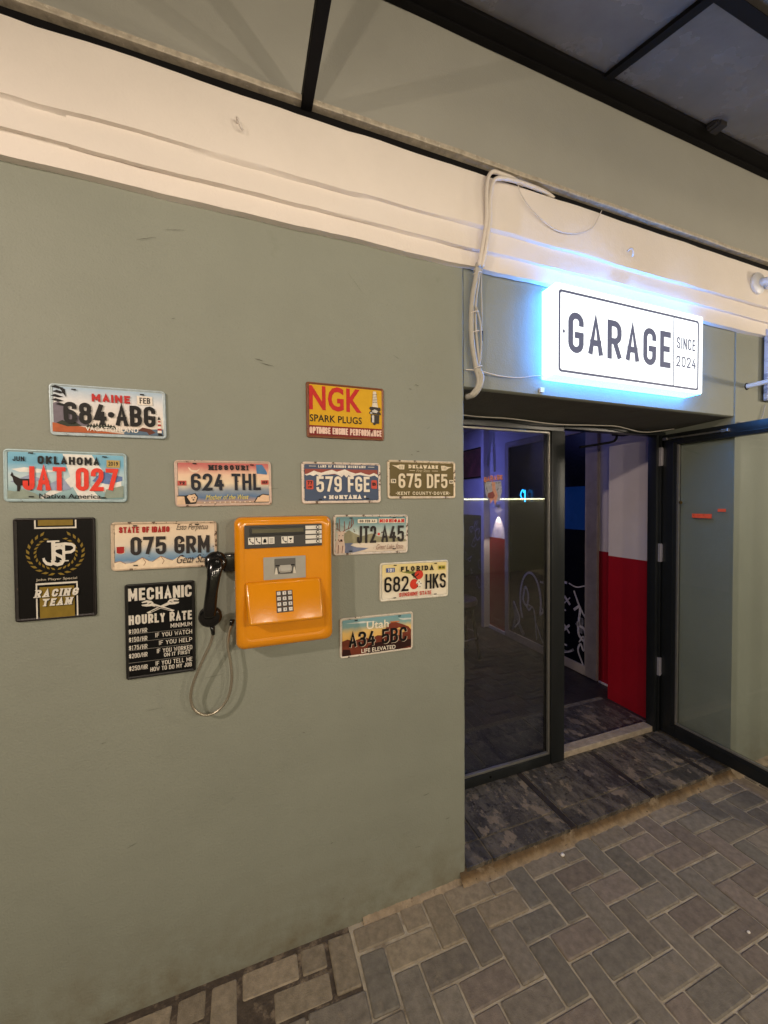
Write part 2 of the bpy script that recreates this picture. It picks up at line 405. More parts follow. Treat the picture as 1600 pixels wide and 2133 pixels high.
# sand washed against the wall foot and the ochre ramp under the step
def ramp(x0, x1, yb, yf, zb, zf, nx, ny, amp, seed):
    r = random.Random(seed); b = MB(); rows = []
    for a in range(nx + 1):
        x = x0 + (x1 - x0) * a / nx; row = []; wob = (0 if a == 0 else wob) * .6 + r.gauss(0, .06)
        for c in range(ny + 1):
            t = c / ny; y = yb + (yf * (1 + wob * .5) - yb) * t; z = zb + (zf - zb) * (t ** .8) + r.gauss(0, amp) * (0 if c == ny else 1)
            row.append(b.bm.verts.new((x, y, z)))
        rows.append(row)
    for A, B in zip(rows, rows[1:]):
        for c in range(ny): b.bm.faces.new((A[c], B[c], B[c + 1], A[c + 1]))
    return b
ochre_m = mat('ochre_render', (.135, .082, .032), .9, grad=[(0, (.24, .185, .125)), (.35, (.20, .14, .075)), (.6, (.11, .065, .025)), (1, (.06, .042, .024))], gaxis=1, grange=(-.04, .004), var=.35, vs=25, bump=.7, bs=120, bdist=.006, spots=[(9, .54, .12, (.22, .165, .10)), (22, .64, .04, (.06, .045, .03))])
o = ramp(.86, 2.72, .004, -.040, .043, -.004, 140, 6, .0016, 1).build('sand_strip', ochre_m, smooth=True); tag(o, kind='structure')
dust_m = mat('dust', (.27, .21, .14), .95, var=.3, vs=30, bump=.7, bs=150, bdist=.005, spots=[(18, .6, .06, (.12, .09, .06))])
o = ramp(.42, .9, .0, -.02, .012, -.004, 60, 3, .0015, 2).build('dust_strip', dust_m, smooth=True); tag(o, kind='structure')
o = ramp(2.72, 4.6, .0, -.05, .022, -.004, 80, 3, .002, 4).build('dust_strip', dust_m, smooth=True); tag(o, kind='structure')

# ------------------------------------------------------------------ the building
bld = thing('garage_building', 'grey green rendered building with cream cornice and a glazed entrance', 'building')
w = MB()
def wallgrid(b, x0, x1, z0, z1, y, nx, nz, amp, seed):
    r = random.Random(seed); vs = [[b.bm.verts.new((x0 + (x1 - x0) * i / nx, y + r.gauss(0, amp) * (0 < i < nx) * (0 < k < nz), z0 + (z1 - z0) * k / nz)) for k in range(nz + 1)] for i in range(nx + 1)]
    for i in range(nx):
        for k in range(nz): b.bm.faces.new((vs[i][k], vs[i + 1][k], vs[i + 1][k + 1], vs[i][k + 1]))
wallgrid(w, -4.0, .882, -.02, 2.64, 0, 40, 22, .0012, 3)
r_ = random.Random(8)                                   # worn arris of the doorway, then its reveal
prev = None; N_ = 60
for i in range(N_ + 1):
    z = -.02 + 2.66 * i / N_; k = r_.uniform(.0, .0025)
    row = [(.882, 0, z), (.888 - k, .0015 + k * .3, z), (.891 - k, .006, z), (.8915, .02, z), (.8915, .47, z)]
    row = [w.bm.verts.new(p) for p in row]
    if prev:
        for a in range(4): w.bm.faces.new((prev[a], prev[a + 1], row[a + 1], row[a]))
    prev = row
# right of the doorway, up to the shallow recess at the corner
wallgrid(w, 2.722, 2.93, -.02, 2.64, 0, 3, 20, .001, 5)
w.face([(2.722, 0, -.02), (2.722, 0, 2.64), (2.722, .47, 2.64), (2.722, .47, -.02)])
wallgrid(w, 2.93, 6, -.02, 3.015, 0, 10, 22, .001, 15)
w.build('wall', wall_m, bld, smooth=True, auto=40)
w = MB(); x0, x1 = .8915, 2.722
wallgrid(w, x0, x1, 2.138, 2.64, .006, 26, 8, .0008, 6)
n_ = 50; pr = None; r_ = random.Random(4)
for i in range(n_ + 1):
    x = x0 + (x1 - x0) * i / n_; k = r_.uniform(0, .0025)
    row = [w.bm.verts.new(p) for p in ((x, .006, 2.138 + k), (x, .013, 2.134 + k * .5), (x, .03, 2.133))]
    if pr:
        for a in range(2): w.bm.faces.new((pr[a], pr[a + 1], row[a + 1], row[a]))
    pr = row
w.build('lintel', wall_m, bld, smooth=True, auto=40)
w = MB(); w.face([(.8915, .0301, 2.133), (2.722, .0301, 2.133), (2.722, .47, 2.112), (.8915, .47, 2.112)]); w.build('soffit', mat('soffit_shade', (.10, .098, .085), .8, var=.15, vs=5, bump=.3, bs=90, spots=[(5, .6, .1, (.07, .068, .06))]), bld)  # unlit shade under the lintel is put into this dark grey
# cornice: three hand-drawn fasciae, each stepping out over the one below
prof = [(0.0, 2.627), (-.0225, 2.629), (-.0215, 2.640), (-.0215, 2.692), (-.0245, 2.696), (-.036, 2.698), (-.0375, 2.703), (-.0375, 2.770), (-.0405, 2.774), (-.0525, 2.777), (-.054, 2.783), (-.054, 2.985), (0, 2.985)]
r_ = random.Random(11); c = MB(); rows = []
xs = [-4 + i * .06 for i in range(int(7.0 / .06))] + [2.985]
wob = [0] * len(prof)
for x in xs:
    wob = [v * .75 + r_.gauss(0, .0011) for v in wob]
    rows.append([c.bm.verts.new((x, min(0, y + wob[i] * .5) if 0 < i < len(prof) - 1 else y, z + (wob[(i // 4) * 4] * 1.3 + wob[i] * .5))) for i, (y, z) in enumerate(prof)])
for A, B in zip(rows, rows[1:]):
    for i in range(len(prof) - 1): c.bm.faces.new((A[i], B[i], B[i + 1], A[i + 1]))
c.bm.faces.new(rows[-1]); c.bm.faces.new(rows[0][::-1])
c.build('cornice', trim_m, bld, smooth=True, auto=35)
# black strip painted in for the shade under the flashing; flashing; wall above
g = MB(); g.box(-4, 6, -.045, .0, 2.9865, 3.0165); g.build('shade_strip', black_m, bld)
g = MB(); rows = []; r_ = random.Random(5); wb = 0
for i in range(150):
    x = -4 + i * 10 / 149; wb = wb * .8 + r_.gauss(0, .0009)
    rows.append([g.bm.verts.new(p) for p in ((x, -.03, 3.0180), (x, -.070, 3.017 + wb), (x, -.072, 3.020 + wb), (x, -.072, 3.034 + wb), (x, -.068, 3.038 + wb), (x, .0, 3.045))])
for A, B in zip(rows, rows[1:]):
    for i in range(5): g.bm.faces.new((A[i], B[i], B[i + 1], A[i + 1]))
g.build('flashing', flash_m, bld)
up_m = mat('upper_render', (.335, .33, .29), .7, var=.04, vs=2.5, bump=.3, bs=170, bdist=.003, bump2=(.2, 8, .015), spots=[(3, .62, .2, (.32, .31, .26)), (30, .78, .02, (.16, .15, .12))])
w = MB(); wallgrid(w, -4, 6, 3.0, 4.2, -.002, 40, 8, .0015, 9); w.build('upper_wall', up_m, bld, smooth=True)
# nicks and scuffs in the paint
nick_m = mat('exposed_plaster', (.07, .065, .05), .9, var=.4, vs=60)
def nick(b, x, z, L, a, th, y):
    r = random.Random(int(x * 9999 + z * 777)); n = 7; up_, dn = [], []
    for i in range(n):
        t = i / (n - 1); wv = th * (math.sin(math.pi * t) * r.uniform(.5, 1) + .08); px = x + (t - .5) * L * math.cos(a); pz = z + (t - .5) * L * math.sin(a) + r.gauss(0, th * .4)
        up_.append((px, y, pz + wv)); dn.append((px, y, pz - wv))
    b.face(up_ + dn[::-1])
b = MB()
for x, z, L, a, th in ((.669, 2.118, .018, -.1, .0013), (.64, 2.10, .014, -.2, .001), (.672, 1.853, .014, 0, .0016), (.645, 1.838, .009, -.6, .0012), (.631, 2.053, .007, -.9, .001), (.064, 2.148, .03, -.2, .001), (.09, 2.135, .05, -.15, .0008),
                       (.415, 2.478, .10, -.85, .0005), (-.27, 2.49, .06, .35, .0008), (-.19, 2.535, .07, .2, .0005), (.655, 1.09, .012, 1.5, .0014), (.342, .118, .008, .8, .0012), (-.35, .55, .03, .3, .0006), (.10, 1.70, .05, 0, .0005),
                       (.492, .62, .10, 1.45, .0005), (.50, .60, .08, 1.62, .0005), (.70, .43, .03, .2, .0009), (-.1, 1.06, .06, .1, .0005), (.72, 1.95, .02, .6, .0006), (.58, 2.22, .03, -.5, .0005), (.86, 1.22, .006, .4, .0012), (.855, .95, .008, 1.2, .0011), (.87, 1.6, .005, .7, .0012), (.80, .30, .02, .1, .0013), (.66, .22, .03, -.2, .0008), (.30, .35, .012, .6, .001), (-.05, .62, .02, .9, .0006), (-.42, .9, .015, .2, .0008), (.2, .8, .01, -.4, .0009), (.78, .70, .05, 1.5, .0006), (.74, .74, .06, 1.62, .0005), (-.2, 2.25, .012, .3, .0008), (-.28, .98, .05, .05, .0004)):
    nick(b, x, z, L, a, th, -.0032)
b.build('scuff_mark', nick_m, bld)

# step: slate slabs between dark strips, with a nosing row
slate_m = mat('slate', (.050, .044, .037), .42, var=.55, vs=30, bump=.6, bs=70, bdist=.005, bump2=(.4, 14, .006), rvar=.16,
              spots=[(13, .45, .14, (.115, .10, .08), (1.6, .5, 1)), (30, .54, .1, (.03, .026, .023)), (7.5, .56, .03, (.20, .16, .115), (1.4, 1, 1)), (19, .60, .05, (.16, .13, .095)), (80, .69, .02, (.36, .31, .25))])
mort_m = mat('pale_mortar', (.17, .14, .10), .9, var=.3, vs=40)
strip_m = mat('dark_rubber_strip', (.022, .016, .013), .6, var=.4, vs=30, spots=[(25, .62, .05, (.10, .085, .06))])
g = MB(); g.box(.8935, 2.720, .004, .90, -.02, .0445); g.build('step_bed', mort_m, bld)
g = MB(); r_ = random.Random(2)
cuts = [.8935, 1.005, 1.470, 1.530, 2.03, 2.088, 2.42, 2.470, 2.720]
for a, bb in ((.8935, 1.025), (1.03, 1.482), (1.522, 2.037), (2.077, 2.52), (2.56, 2.72)):
    g.box(a + .002, bb - .002, .108, .455, .03, .0505 + r_.uniform(-.0006, .0006), .002)
    g.box(a + .002, bb - .002, -.004, .100, .03, .0500 + r_.uniform(-.0006, .0006), .003)
for a, bb in ((.8935, 1.35), (1.36, 1.9), (1.91, 2.72)): g.box(a + .002, bb - .002, .46, .852, .03, .0500, .002)
g.build('step_slab', slate_m, bld)
for a, bb in ((1.486, 1.518), (2.041, 2.073), (2.524, 2.556)):
    g = MB(); g.box(a, bb, .0, .40, .035, .0478, .001); g.build('dark_strip', strip_m, bld)

# entrance frame
fr = MB()
fr.box(.8925, 1.832, .395, .455, 2.066, 2.109, .002); fr.box(1.836, 2.722, .395, .455, 2.084, 2.109, .002)
fr.box(.8925, .955, .395, .455, .106, 2.065, .002); fr.box(.8925, 1.733, .395, .455, .0515, .105, .002)
fr.box(1.734, 1.8345, .39, .46, .0515, 2.0655, .003)
fr.box(2.634, 2.7215, .395, .455, .0515, 2.0835, .002); fr.box(2.655, 2.6655, .381, .394, .06, 2.083, .001); fr.box(2.69, 2.70, .385, .394, .06, 2.083, .001)
frame = fr.build('entrance_frame', dark_m, bld, smooth=True, auto=30)
g = MB(); g.box(.956, 1.733, .42, .43, .112, 2.065); 
pane_m = glass_mat('pane_glass', (.70, .72, .72), .085)
g.build('glass_pane', pane_m, frame)
bead_m = mat('glazing_bead', (.30, .29, .26), .3, metal=.7, var=.1, vs=20)
g = MB(); g.box(.956, 1.722, .402, .419, .1055, .119, .002); g.box(.956, 1.722, .402, .419, 2.049, 2.0605, .002); g.box(1.7225, 1.7335, .402, .419, .106, 2.0605, .002); g.build('glazing_bead', bead_m, frame)
g = MB(); g.lathe([(0, .007), (.002, .007)], (1.30, .3945, .082), (0, -1, 0), 14); g.build('drain_hole', black_m, frame)
g = MB(); g.box(1.8355, 2.6335, .405, .47, .0512, .088, .004)
g.build('threshold', mat('threshold_wood', (.33, .27, .20), .6, var=.3, vs=20, bump=.3, bs=90, spots=[(30, .6, .1, (.13, .10, .08), (.3, 3, 3))]), bld)

# open door leaf
door = MB()
DX0, DX1, Y0, Y1, Z0, Z1 = 2.672, 2.716, -.475, .375, .068, 2.085
door.box(DX0, DX1, Y1 - .085, Y1, Z0, Z1, .003); door.box(DX0, DX1, Y0, Y0 + .085, Z0, Z1, .003)
door.box(DX0, DX1, Y0 + .0855, Y1 - .0855, Z0, Z0 + .088, .003); door.box(DX0, DX1, Y0 + .0855, Y1 - .0855, Z1 - .075, Z1, .003)
# raised rebate lines on the face
door.box(DX0 - .004, DX0 - .0003, Y0 + .05, Y1 - .066, Z0 + .060, Z0 + .068, .001); door.box(DX0 - .004, DX0 - .0003, Y0 + .05, Y1 - .058, Z1 - .058, Z1 - .050, .001)
door.box(DX0 - .004, DX0 - .0003, Y1 - .066, Y1 - .058, Z0 + .060, Z1 - .0585, .001)
dr = door.build('open_door', dark_m, bld, smooth=True, auto=30)
dr['label'] = 'open glazed door leaf swung out against the right reveal'
g = MB(); g.box(2.69, 2.698, Y0 + .085, Y1 - .085, Z0 + .088, Z1 - .075); g.build('door_glass', glass_mat('door_glass', (.94, .96, .96), .03), dr)
g = MB(); a = .0845
g.box(DX0 + .003, DX0 + .017, Y0 + a + .001, Y1 - a - .001, Z0 + .0885, Z0 + .0995, .001); g.box(DX0 + .003, DX0 + .017, Y1 - a - .0125, Y1 - a - .001, Z0 + .1, Z1 - .077, .001)
g.build('glazing_bead', bead_m, dr)
for z in (1.94, 1.29, .51):
    g = MB(); g.box(2.652, 2.671, .376, .3935, z - .062, z + .062, .002); g.box(2.6725, 2.690, .377, .386, z - .055, z + .055, .002); g.build('hinge', mat('hinge_aluminium', (.42, .40, .44), .4, metal=.5, var=.1, vs=50), dr)
g = MB(); g.tube([(2.664, .36, 2.055), (2.664, .02, 2.052)], .006, 8); g.box(2.655, 2.6715, -.0, .035, 2.043, 2.062, .002); g.box(2.655, 2.6715, .345, .372, 2.046, 2.064, .002); g.build('stay_arm', steel_m, dr)
g = MB(); g.tube(spline([(2.40, .50, 2.098), (2.385, .50, 2.06), (2.34, .51, 2.04), (2.10, .53, 2.0)], 6), .008, 8); g.box(2.36, 2.47, .4605, .51, 2.086, 2.108, .003); g.build('closer_arm', black_m, frame)
g = MB(); g.lathe([(0, .011), (.003, .011), (.003, .006), (.006, .006)], (2.6715, .262, 1.63), (-1, 0, 0), 12); g.build('brass_stud', mat('brass', (.7, .5, .2), .25, metal=1), dr)

# sticker and orange patches on the glass
def box_thing(name, label, cat, b, m, smooth=False):
    o = b.build(name, m, smooth=smooth); return tag(o, label, cat)
ost = mat('orange_patch', srgb(235, 92, 55), .5, var=.12, vs=60, spots=[(70, .6, .04, srgb(190, 60, 35))])
g = MB(); g.box(2.6885, 2.6897, .095, .205, 1.533, 1.560); box_thing('door_patch', 'wide orange sticker on the glass of the open door', 'sticker', g, ost)  # wide plain orange patch on the door glass
g = MB(); g.box(2.6885, 2.6897, .022, .064, 1.574, 1.592); box_thing('door_patch', 'small orange sticker on the open door glass, higher than the wide one', 'sticker', g, ost)  # small plain orange patch on the door glass

st = thing('window_sticker', 'cut out sticker with orange GARAGE lettering over grey shapes on the glass', 'sticker', (1.34, .4185, 1.71))
gm = mat('sticker_grey', (.30, .29, .31), .6, var=.25, vs=40, spots=[(60, .55, .05, (.12, .11, .12))])
flat('grey_shape', gm, [[(-.06, .045), (-.052, -.02), (-.03, -.055), (-.004, -.03), (-.006, .05)], [(0, .05), (.052, .055), (.06, .0), (.045, -.055), (.012, -.07), (.002, -.03)]], 0, st)
flat('figure', mat('sticker_tan', srgb(190, 130, 100), .6, var=.2, vs=50), [[(-.012, .052), (.012, .045), (.014, .01), (.03, -.03), (.012, -.085), (0, -.05), (-.02, -.075), (-.026, -.05), (-.004, -.015)]], -LAY, st)
flat('red_skirt', mat('sticker_red', srgb(120, 45, 35), .6, var=.2, vs=50), [[(-.035, -.015), (-.002, -.005), (.01, -.03), (-.002, -.045), (-.03, -.045), (-.04, -.035)]], -2 * LAY, st)
tx = []
for i, ch in enumerate('GARAGE'):
    tx += strokes(ch, -.064 + i * .0215, -.046 + i * .0215, .046 + .0035 * i, .079 + .0025 * i - (.004 if i in (0, 5) else 0), .0052)
flat('lettering', mat('sticker_orange', srgb(205, 120, 50), .6), tx, -4 * LAY, st)
tx2 = [([(x * 1.04 + .0005, z - .003) for x, z in p], s) for p, s in tx]
flat('letter_shadow', mat('sticker_dark', srgb(45, 25, 20), .6), tx2, -3 * LAY, st)

# ------------------------------------------------------------------ inside the entrance
g = MB(); g.box(-2.5, 3.5, .4565, 6.5, .0, .043); fl = g.build('floor', mat('dark_floor', (.035, .027, .022), .45, var=.4, vs=6, bump=.3, bs=40, rvar=.12, spots=[(4, .6, .15, (.06, .045, .035), (1, 4, 1))])); tag(fl, kind='structure')
room = thing('bar_room', 'dark bar interior with white and red walls seen through the doorway', 'room')
wht = mat('room_white', (.62, .56, .55), .7, var=.05, vs=5, bump=.2, bs=80, bdist=.004)
red = mat('room_red', (.33, .004, .012), .5, var=.08, vs=5, bump=.2, bs=60, bdist=.004)
g = MB(); g.face([(2.76, .47, 1.205), (2.76, .86, 1.205), (2.76, .86, 2.6), (2.76, .47, 2.6)]); g.face([(2.76, .86, 1.205), (2.94, .86, 1.205), (2.94, .86, 2.6), (2.76, .86, 2.6)])
g.face([(2.94, .86, 1.205), (2.94, 1.11, 1.205), (2.94, 1.11, 2.6), (2.94, .86, 2.6)]); g.face([(2.94, 2.37, 1.20), (2.94, 6.5, 1.20), (2.94, 6.5, 2.6), (2.94, 2.37, 2.6)])
g.face([(2.94, 1.02, 2.34), (2.94, 2.37, 2.34), (2.94, 2.37, 2.6), (2.94, 1.02, 2.6)])
g.face([(-2.5, 6.5, 0), (2.94, 6.5, 0), (2.94, 6.5, 2.6), (-2.5, 6.5, 2.6)]); g.face([(-2.5, .47, 0), (-2.5, 6.5, 0), (-2.5, 6.5, 2.6), (-2.5, .47, 2.6)])
g.face([(-2.5, .46, 0), (.8925, .46, 0), (.8925, .46, 2.6), (-2.5, .46, 2.6)]); g.face([(2.722, .462, 0), (2.76, .462, 0), (2.76, .462, 2.6), (2.722, .462, 2.6)])
g.face([(-2.5, .46, 2.113), (2.76, .46, 2.113), (2.76, .46, 2.6), (-2.5, .46, 2.6)])
g.build('white_wall', wht, room)
g = MB(); g.face([(2.76, .47, .04), (2.76, .86, .04), (2.76, .86, 1.205), (2.76, .47, 1.205)]); g.face([(2.76, .86, .04), (2.94, .86, .04), (2.94, .86, 1.205), (2.76, .86, 1.205)])
g.face([(2.94, .86, .04), (2.94, 1.11, .04), (2.94, 1.11, 1.205), (2.94, .86, 1.205)]); g.face([(2.94, 2.37, .04), (2.94, 6.5, .04), (2.94, 6.5, 1.20), (2.94, 2.37, 1.20)])
g.build('red_wainscot', red, room)
g = MB(); g.face([(-2.5, .46, 2.6), (2.94, .46, 2.6), (2.94, 6.5, 2.6), (-2.5, 6.5, 2.6)]); g.build('ceiling', wht, room)
g = MB(); g.box(2.925, 2.939, 2.371, 2.72, .045, .085, .002); g.box(2.925, 2.939, .87, 1.09, .045, .06, .002); g.build('skirting', wht, room)
g = MB(); g.box(2.85, 2.939, 2.70, 2.76, .05, 2.58, .004); g.build('white_post', wht, room)
# the tall dark shop panel with scrawled lines
pn = thing('graffiti_panel', 'tall black panel in a white frame with chalk graffiti near its foot', 'panel', (2.93, 1.7, .05))
wf = mat('white_frame_paint', (.40, .33, .28), .6, var=.15, vs=8, bump=.3, bs=60, spots=[(14, .62, .1, (.24, .20, .19), (1, .3, .3))])
def YZ(b, y0, y1, z0, z1, x0=-.02, x1=.009, bev=.003): b.box(x0, x1, y0 - 1.7, y1 - 1.7, z0 - .05, z1 - .05, bev)
g = MB(); YZ(g, 1.10, 1.225, .052, 2.33); YZ(g, 2.30, 2.365, .052, 2.33); YZ(g, 1.226, 2.299, .052, .135); YZ(g, 1.226, 2.299, 2.27, 2.33); g.build('frame', wf, pn)
g = MB(); YZ(g, 1.226, 2.299, .136, 2.269, -.004, .006, 0); g.build('dark_sheet', mat('dark_sheet', (.004, .005, .009), .22, var=.3, vs=6, bump=.1, bs=30, spec=.4), pn)
g = MB(); YZ(g, 1.235, 1.52, 1.38, 1.78, -.0052, -.0045, 0); g.build('blue_glow', mat('blue_glow_sheet', (.01, .02, .05), .3, var=.5, vs=6, emit=(.0, .07, .42), estr=.09), pn)  # glowing patch added for the blue light on the dark sheet
def wallpoly(name, m, lines, th, x=-.0055):
    b = MB()
    for li, l in enumerate(lines):
        P = [Vector((p.x, p.y)) for p in spline([(a, c, 0) for a, c in l], 6)]
        for i, qd in enumerate(ribbon(P, th * (1 + .4 * math.sin(li * 2.1)))): b.face([(x - .0002 * (li % 5) - .00005 * (i % 2), p.x - 1.7, p.y - .05) for p in qd])
    return b.build(name, m, pn)
chalk = mat('white_chalk', (.55, .50, .50), .8, var=.3, vs=60)
def circle_l(cy, cz, ry, rz, a0, a1, n=9): return [(cy + ry * math.cos(math.radians(a0 + (a1 - a0) * k / n)), cz + rz * math.sin(math.radians(a0 + (a1 - a0) * k / n))) for k in range(n + 1)]
def xm(y, z, s): return [[(y - s, z - s), (y + s, z + s)], [(y - s, z + s), (y + s, z - s)]]
wallpoly('graffiti', chalk,
    [circle_l(1.47, .42, .17, .17, -100, 95), circle_l(1.47, .68, .16, .18, -60, 100), [(1.42, .86), (1.33, .84), (1.22, .87), (1.2, .80), (1.2, .62)], [(1.36, .80), (1.29, .66), (1.23, .58)],
     [(1.36, .62), (1.29, .66), (1.30, .50), (1.24, .47), (1.23, .36), (1.30, .40), (1.31, .52)], [(1.30, .33), (1.25, .40), (1.24, .28)],
     [(1.25, .13), (1.31, .25), (1.28, .32), (1.25, .27), (1.22, .32), (1.195, .25)],
     circle_l(1.95, .55, .16, .32, -40, 200), [(1.86, .34), (1.74, .15), (1.66, .20)], [(1.80, .80), (1.72, .78), (1.64, .60), (1.60, .42)], [(2.04, .68), (2.06, .55), (2.0, .50), (1.98, .62), (2.02, .70), (2.05, .66)], [(1.99, .52), (1.90, .49), (1.87, .36), (1.85, .17)],
     [(2.02, .50), (1.97, .46), (1.93, .50)], [(1.74, .77), (1.68, .76)], [(1.62, .25), (1.56, .18), (1.48, .17), (1.38, .22)], [(2.20, .2), (2.12, .32), (2.22, .5)]] + xm(1.44, .69, .035) + xm(1.45, .42, .04) + xm(1.75, .50, .05), .018)
wallpoly('graffiti_fill', mat('grey_chalk', (.16, .15, .16), .85, var=.4, vs=50), [[(2.24, .16), (2.20, .3), (2.22, .5)], [(2.05, .16), (2.12, .24), (2.2, .42)], [(1.36, .24), (1.44, .19), (1.52, .2)], [(1.33, .48), (1.27, .55), (1.28, .42)]], .035, -.0048)
# second, further panel with faint scrawls
pn2 = thing('graffiti_board', 'dark navy board with faint pale scrawls behind the bar stool', 'panel', (2.93, 3.1, .05)); _pn = pn; pn = pn2
g = MB(); g.box(-.015, .006, -.29, 2.6, .0, 1.42, .003); g.build('board', mat('navy_board', (.012, .012, .03), .4, var=.5, vs=8, bump=.2, bs=30), pn2)
r_ = random.Random(21); lines = []
for k in range(26):
    y = r_.uniform(2.85, 3.75) - 1.4; z = r_.uniform(.5, 1.38); s = r_.uniform(.03, .09)
    lines.append([(y, z), (y + s * r_.uniform(-1, 1), z + s), (y + s, z + s * r_.uniform(-1, 1)), (y + s * .4, z - s), (y - s * .5, z - s * .3)])
wallpoly('graffiti', mat('pale_scrawl', (.22, .20, .32), .8), lines, .009, -.0165); pn = _pn
# picture high on the wall
pc = thing('wall_picture', 'dark red framed picture high on the white interior wall', 'picture', (2.937, 3.05, 2.16))
g = MB(); g.box(-.02, 0, -.24, .55, -.2, .2, .003); g.build('frame', black_m, pc)
g = MB(); g.box(-.024, -.0205, -.22, .53, -.18, .18); g.build('print', mat('red_print', (.16, .03, .035), .5, var=.6, vs=9), pc)
# cone lamp
sc = thing('wall_lamp', 'small white cone lamp on the interior wall throwing light downwards', 'lamp', (2.88, 2.52, 1.58))
g = MB(); g.lathe([(0, .03), (.004, .03), (.01, .012), (.05, .012), (.055, 0)], (.058, 0, .02), (-1, 0, 0), 16); g.build('arm', white_m, sc, True, 40)
g = MB(); g.lathe([(.05, .01), (.045, .022), (0, .034), (.004, .031), (.042, .018)], (0, 0, 0), (0, 0, 1), 20); g.build('shade', white_m, sc, True, 40)
g = MB(); g.lathe([(0, .004), (.008, .014), (.02, .016), (.032, .006)], (0, 0, 0), (0, 0, 1), 14); g.build('bulb', mat('lit_bulb', (1, .9, .8), emit=(1, .82, .66), estr=30), sc, True)
lamp('SPOT', (2.885, 2.52, 1.575), 25, (1, .82, .70), .006, aim=(2.93, 2.52, 0), angle=50, blend=.25)
# neon squiggle
nn = thing('neon_sign', 'small glowing blue neon tube hanging in front of the black panel', 'neon sign', (2.88, 2.0, 1.74))
nm = mat('neon_blue', (.05, .3, .9), emit=(.02, .35, 1), estr=7)
g = MB(); g.tube([(0, -.02, -.1), (0, -.02, .03)], .007, 8); g.tube(spline([(0, .03, -.06), (0, .05, -.02), (0, .03, .02), (0, .01, .03), (0, .0, .0)], 6), .006, 8); g.build('tube', nm, nn, True)
g = MB(); g.box(.006, .016, -.05, .13, -.11, -.098, .002); g.tube([(.012, .04, -.1), (.04, .04, -.1)], .004, 6); g.build('bracket', black_m, nn)
# bar stool
stl = thing('bar_stool', 'dark round bar stool with splayed legs and a ring footrest behind the glass', 'stool', (2.10, 2.08, .043))
g = MB(); g.lathe([(.545, .19), (.55, .20), (.575, .205), (.60, .195), (.612, .15), (.615, 0)], (0, 0, 0), (0, 0, 1), 32); g.build('seat', mat('stool_vinyl', (.05, .025, .06), .35, var=.2, vs=12), stl, True, 50)
g = MB(); g.lathe([(.51, .185), (.545, .192), (.545, .02), (.51, .02)], (0, 0, 0), (0, 0, 1), 32); g.build('seat_rail', black_m, stl, True, 50)
for k in range(4):
    a = math.radians(35 + 90 * k); g = MB(); g.tube([(.15 * math.cos(a), .15 * math.sin(a), .52), (.24 * math.cos(a), .24 * math.sin(a), 0)], .016, 10); g.build('leg', black_m, stl, True)
g = MB(); g.tube([(.205 * math.cos(math.tau * k / 32), .205 * math.sin(math.tau * k / 32), .22) for k in range(33)], .008, 8); g.build('footrest', steel_m, stl, True)
for i, (x0, z0, x1, z1) in enumerate(((2.62, 2.55, 2.66, 1.98), (2.66, 2.6, 2.60, 2.05))):
    g = MB(); g.tube([(x0, 2.2 + i * .05, z0), (x1, 2.22 + i * .05, z1)], .007, 8); g.tube([(x0 + .018, 2.2 + i * .05, z0), (x1 + .018, 2.22 + i * .05, z1)], .005, 8)
    o = g.build('pendant_cord', white_m, smooth=True); tag(o, ('pale straight cord hanging left of the leaning one inside the glass', 'pale leaning cord hanging inside the glass beside the post')[i], 'cord')
lamp('AREA', (1.6, 2.6, 2.55), 5, (.20, .22, 1), sx=2.5, sy=2.5, aim=(1.6, 2.6, 0))  # unseen area lights added for the blue wash inside the room
lamp('AREA', (2.1, 2.7, 2.5), 10, (.20, .22, 1), sx=.3, sy=2.2, aim=(2.94, 2.7, 2.2), spread=100)
lamp('AREA', (2.2, 1.6, 2.5), 1.6, (.25, .3, 1), sx=.8, sy=.8, aim=(2.94, 1.4, 1.5))

# ------------------------------------------------------------------ lit sign over the door
sg = thing('lightbox_sign', 'glowing white GARAGE lightbox sign above the entrance', 'sign', (1.796, .0035, 2.406))
EM = (.036, .30, 1)
SW, SH, SD = .492, .2015, .0855
rings = []
for y, i in ((0, 0), (-SD + .004, 0), (-SD, .003)): rings.append([(p[0], y, p[1]) for p in rrect(-SW + i, SW - i, -SH + i, SH - i, .006, 3)])
g = MB(); g.loft(rings[:2], True, False); g.build('side_band', mat('lit_side', (.8, .85, .9), .3, emit=EM, estr=20), sg)
g = MB(); g.loft(rings[1:], False, True); g.build('face_panel', mat('lit_acrylic', (.8, .85, .9), .3, emit=(.86, .95, 1), estr=1.12), sg)
ink = mat('sign_ink', (.06, .065, .10), .5, emit=(.35, .42, .75), estr=.18)
y = -SD - .001
X = lambda v: v - 1.796
Z = lambda v: v - 2.406
o0 = rrect(X(1.318), X(2.254), Z(2.218), Z(2.578), .016); o1 = rrect(X(1.318) + .0105, X(2.254) - .0105, Z(2.218) + .0105, Z(2.578) - .0105, .010)
bord = [[o0[i], o0[(i + 1) % len(o0)], o1[(i + 1) % len(o0)], o1[i]] for i in range(len(o0))]
bd = MB()
for qd in bord: bd.face([(p[0], y, p[1]) for p in qd])
bd.face([(X(2.058), y, Z(2.2255)), (X(2.064), y, Z(2.2255)), (X(2.064), y, Z(2.5705)), (X(2.058), y, Z(2.5705))])
bd.build('border', ink, sg)
flat('lettering', ink, strokes('GARAGE', X(1.373), X(2.040), Z(2.310), Z(2.490), .0285, gap=.30), y, sg)
flat('small_lettering', ink, strokes('SINCE', X(2.085), X(2.226), Z(2.418), Z(2.476), .0078, gap=.34) + strokes('2024', X(2.082), X(2.232), Z(2.327), Z(2.382), .0078, gap=.3), y, sg)
flat('dot', ink, [circ(X(1.348), Z(2.398), .0062, .0085)], y, sg)

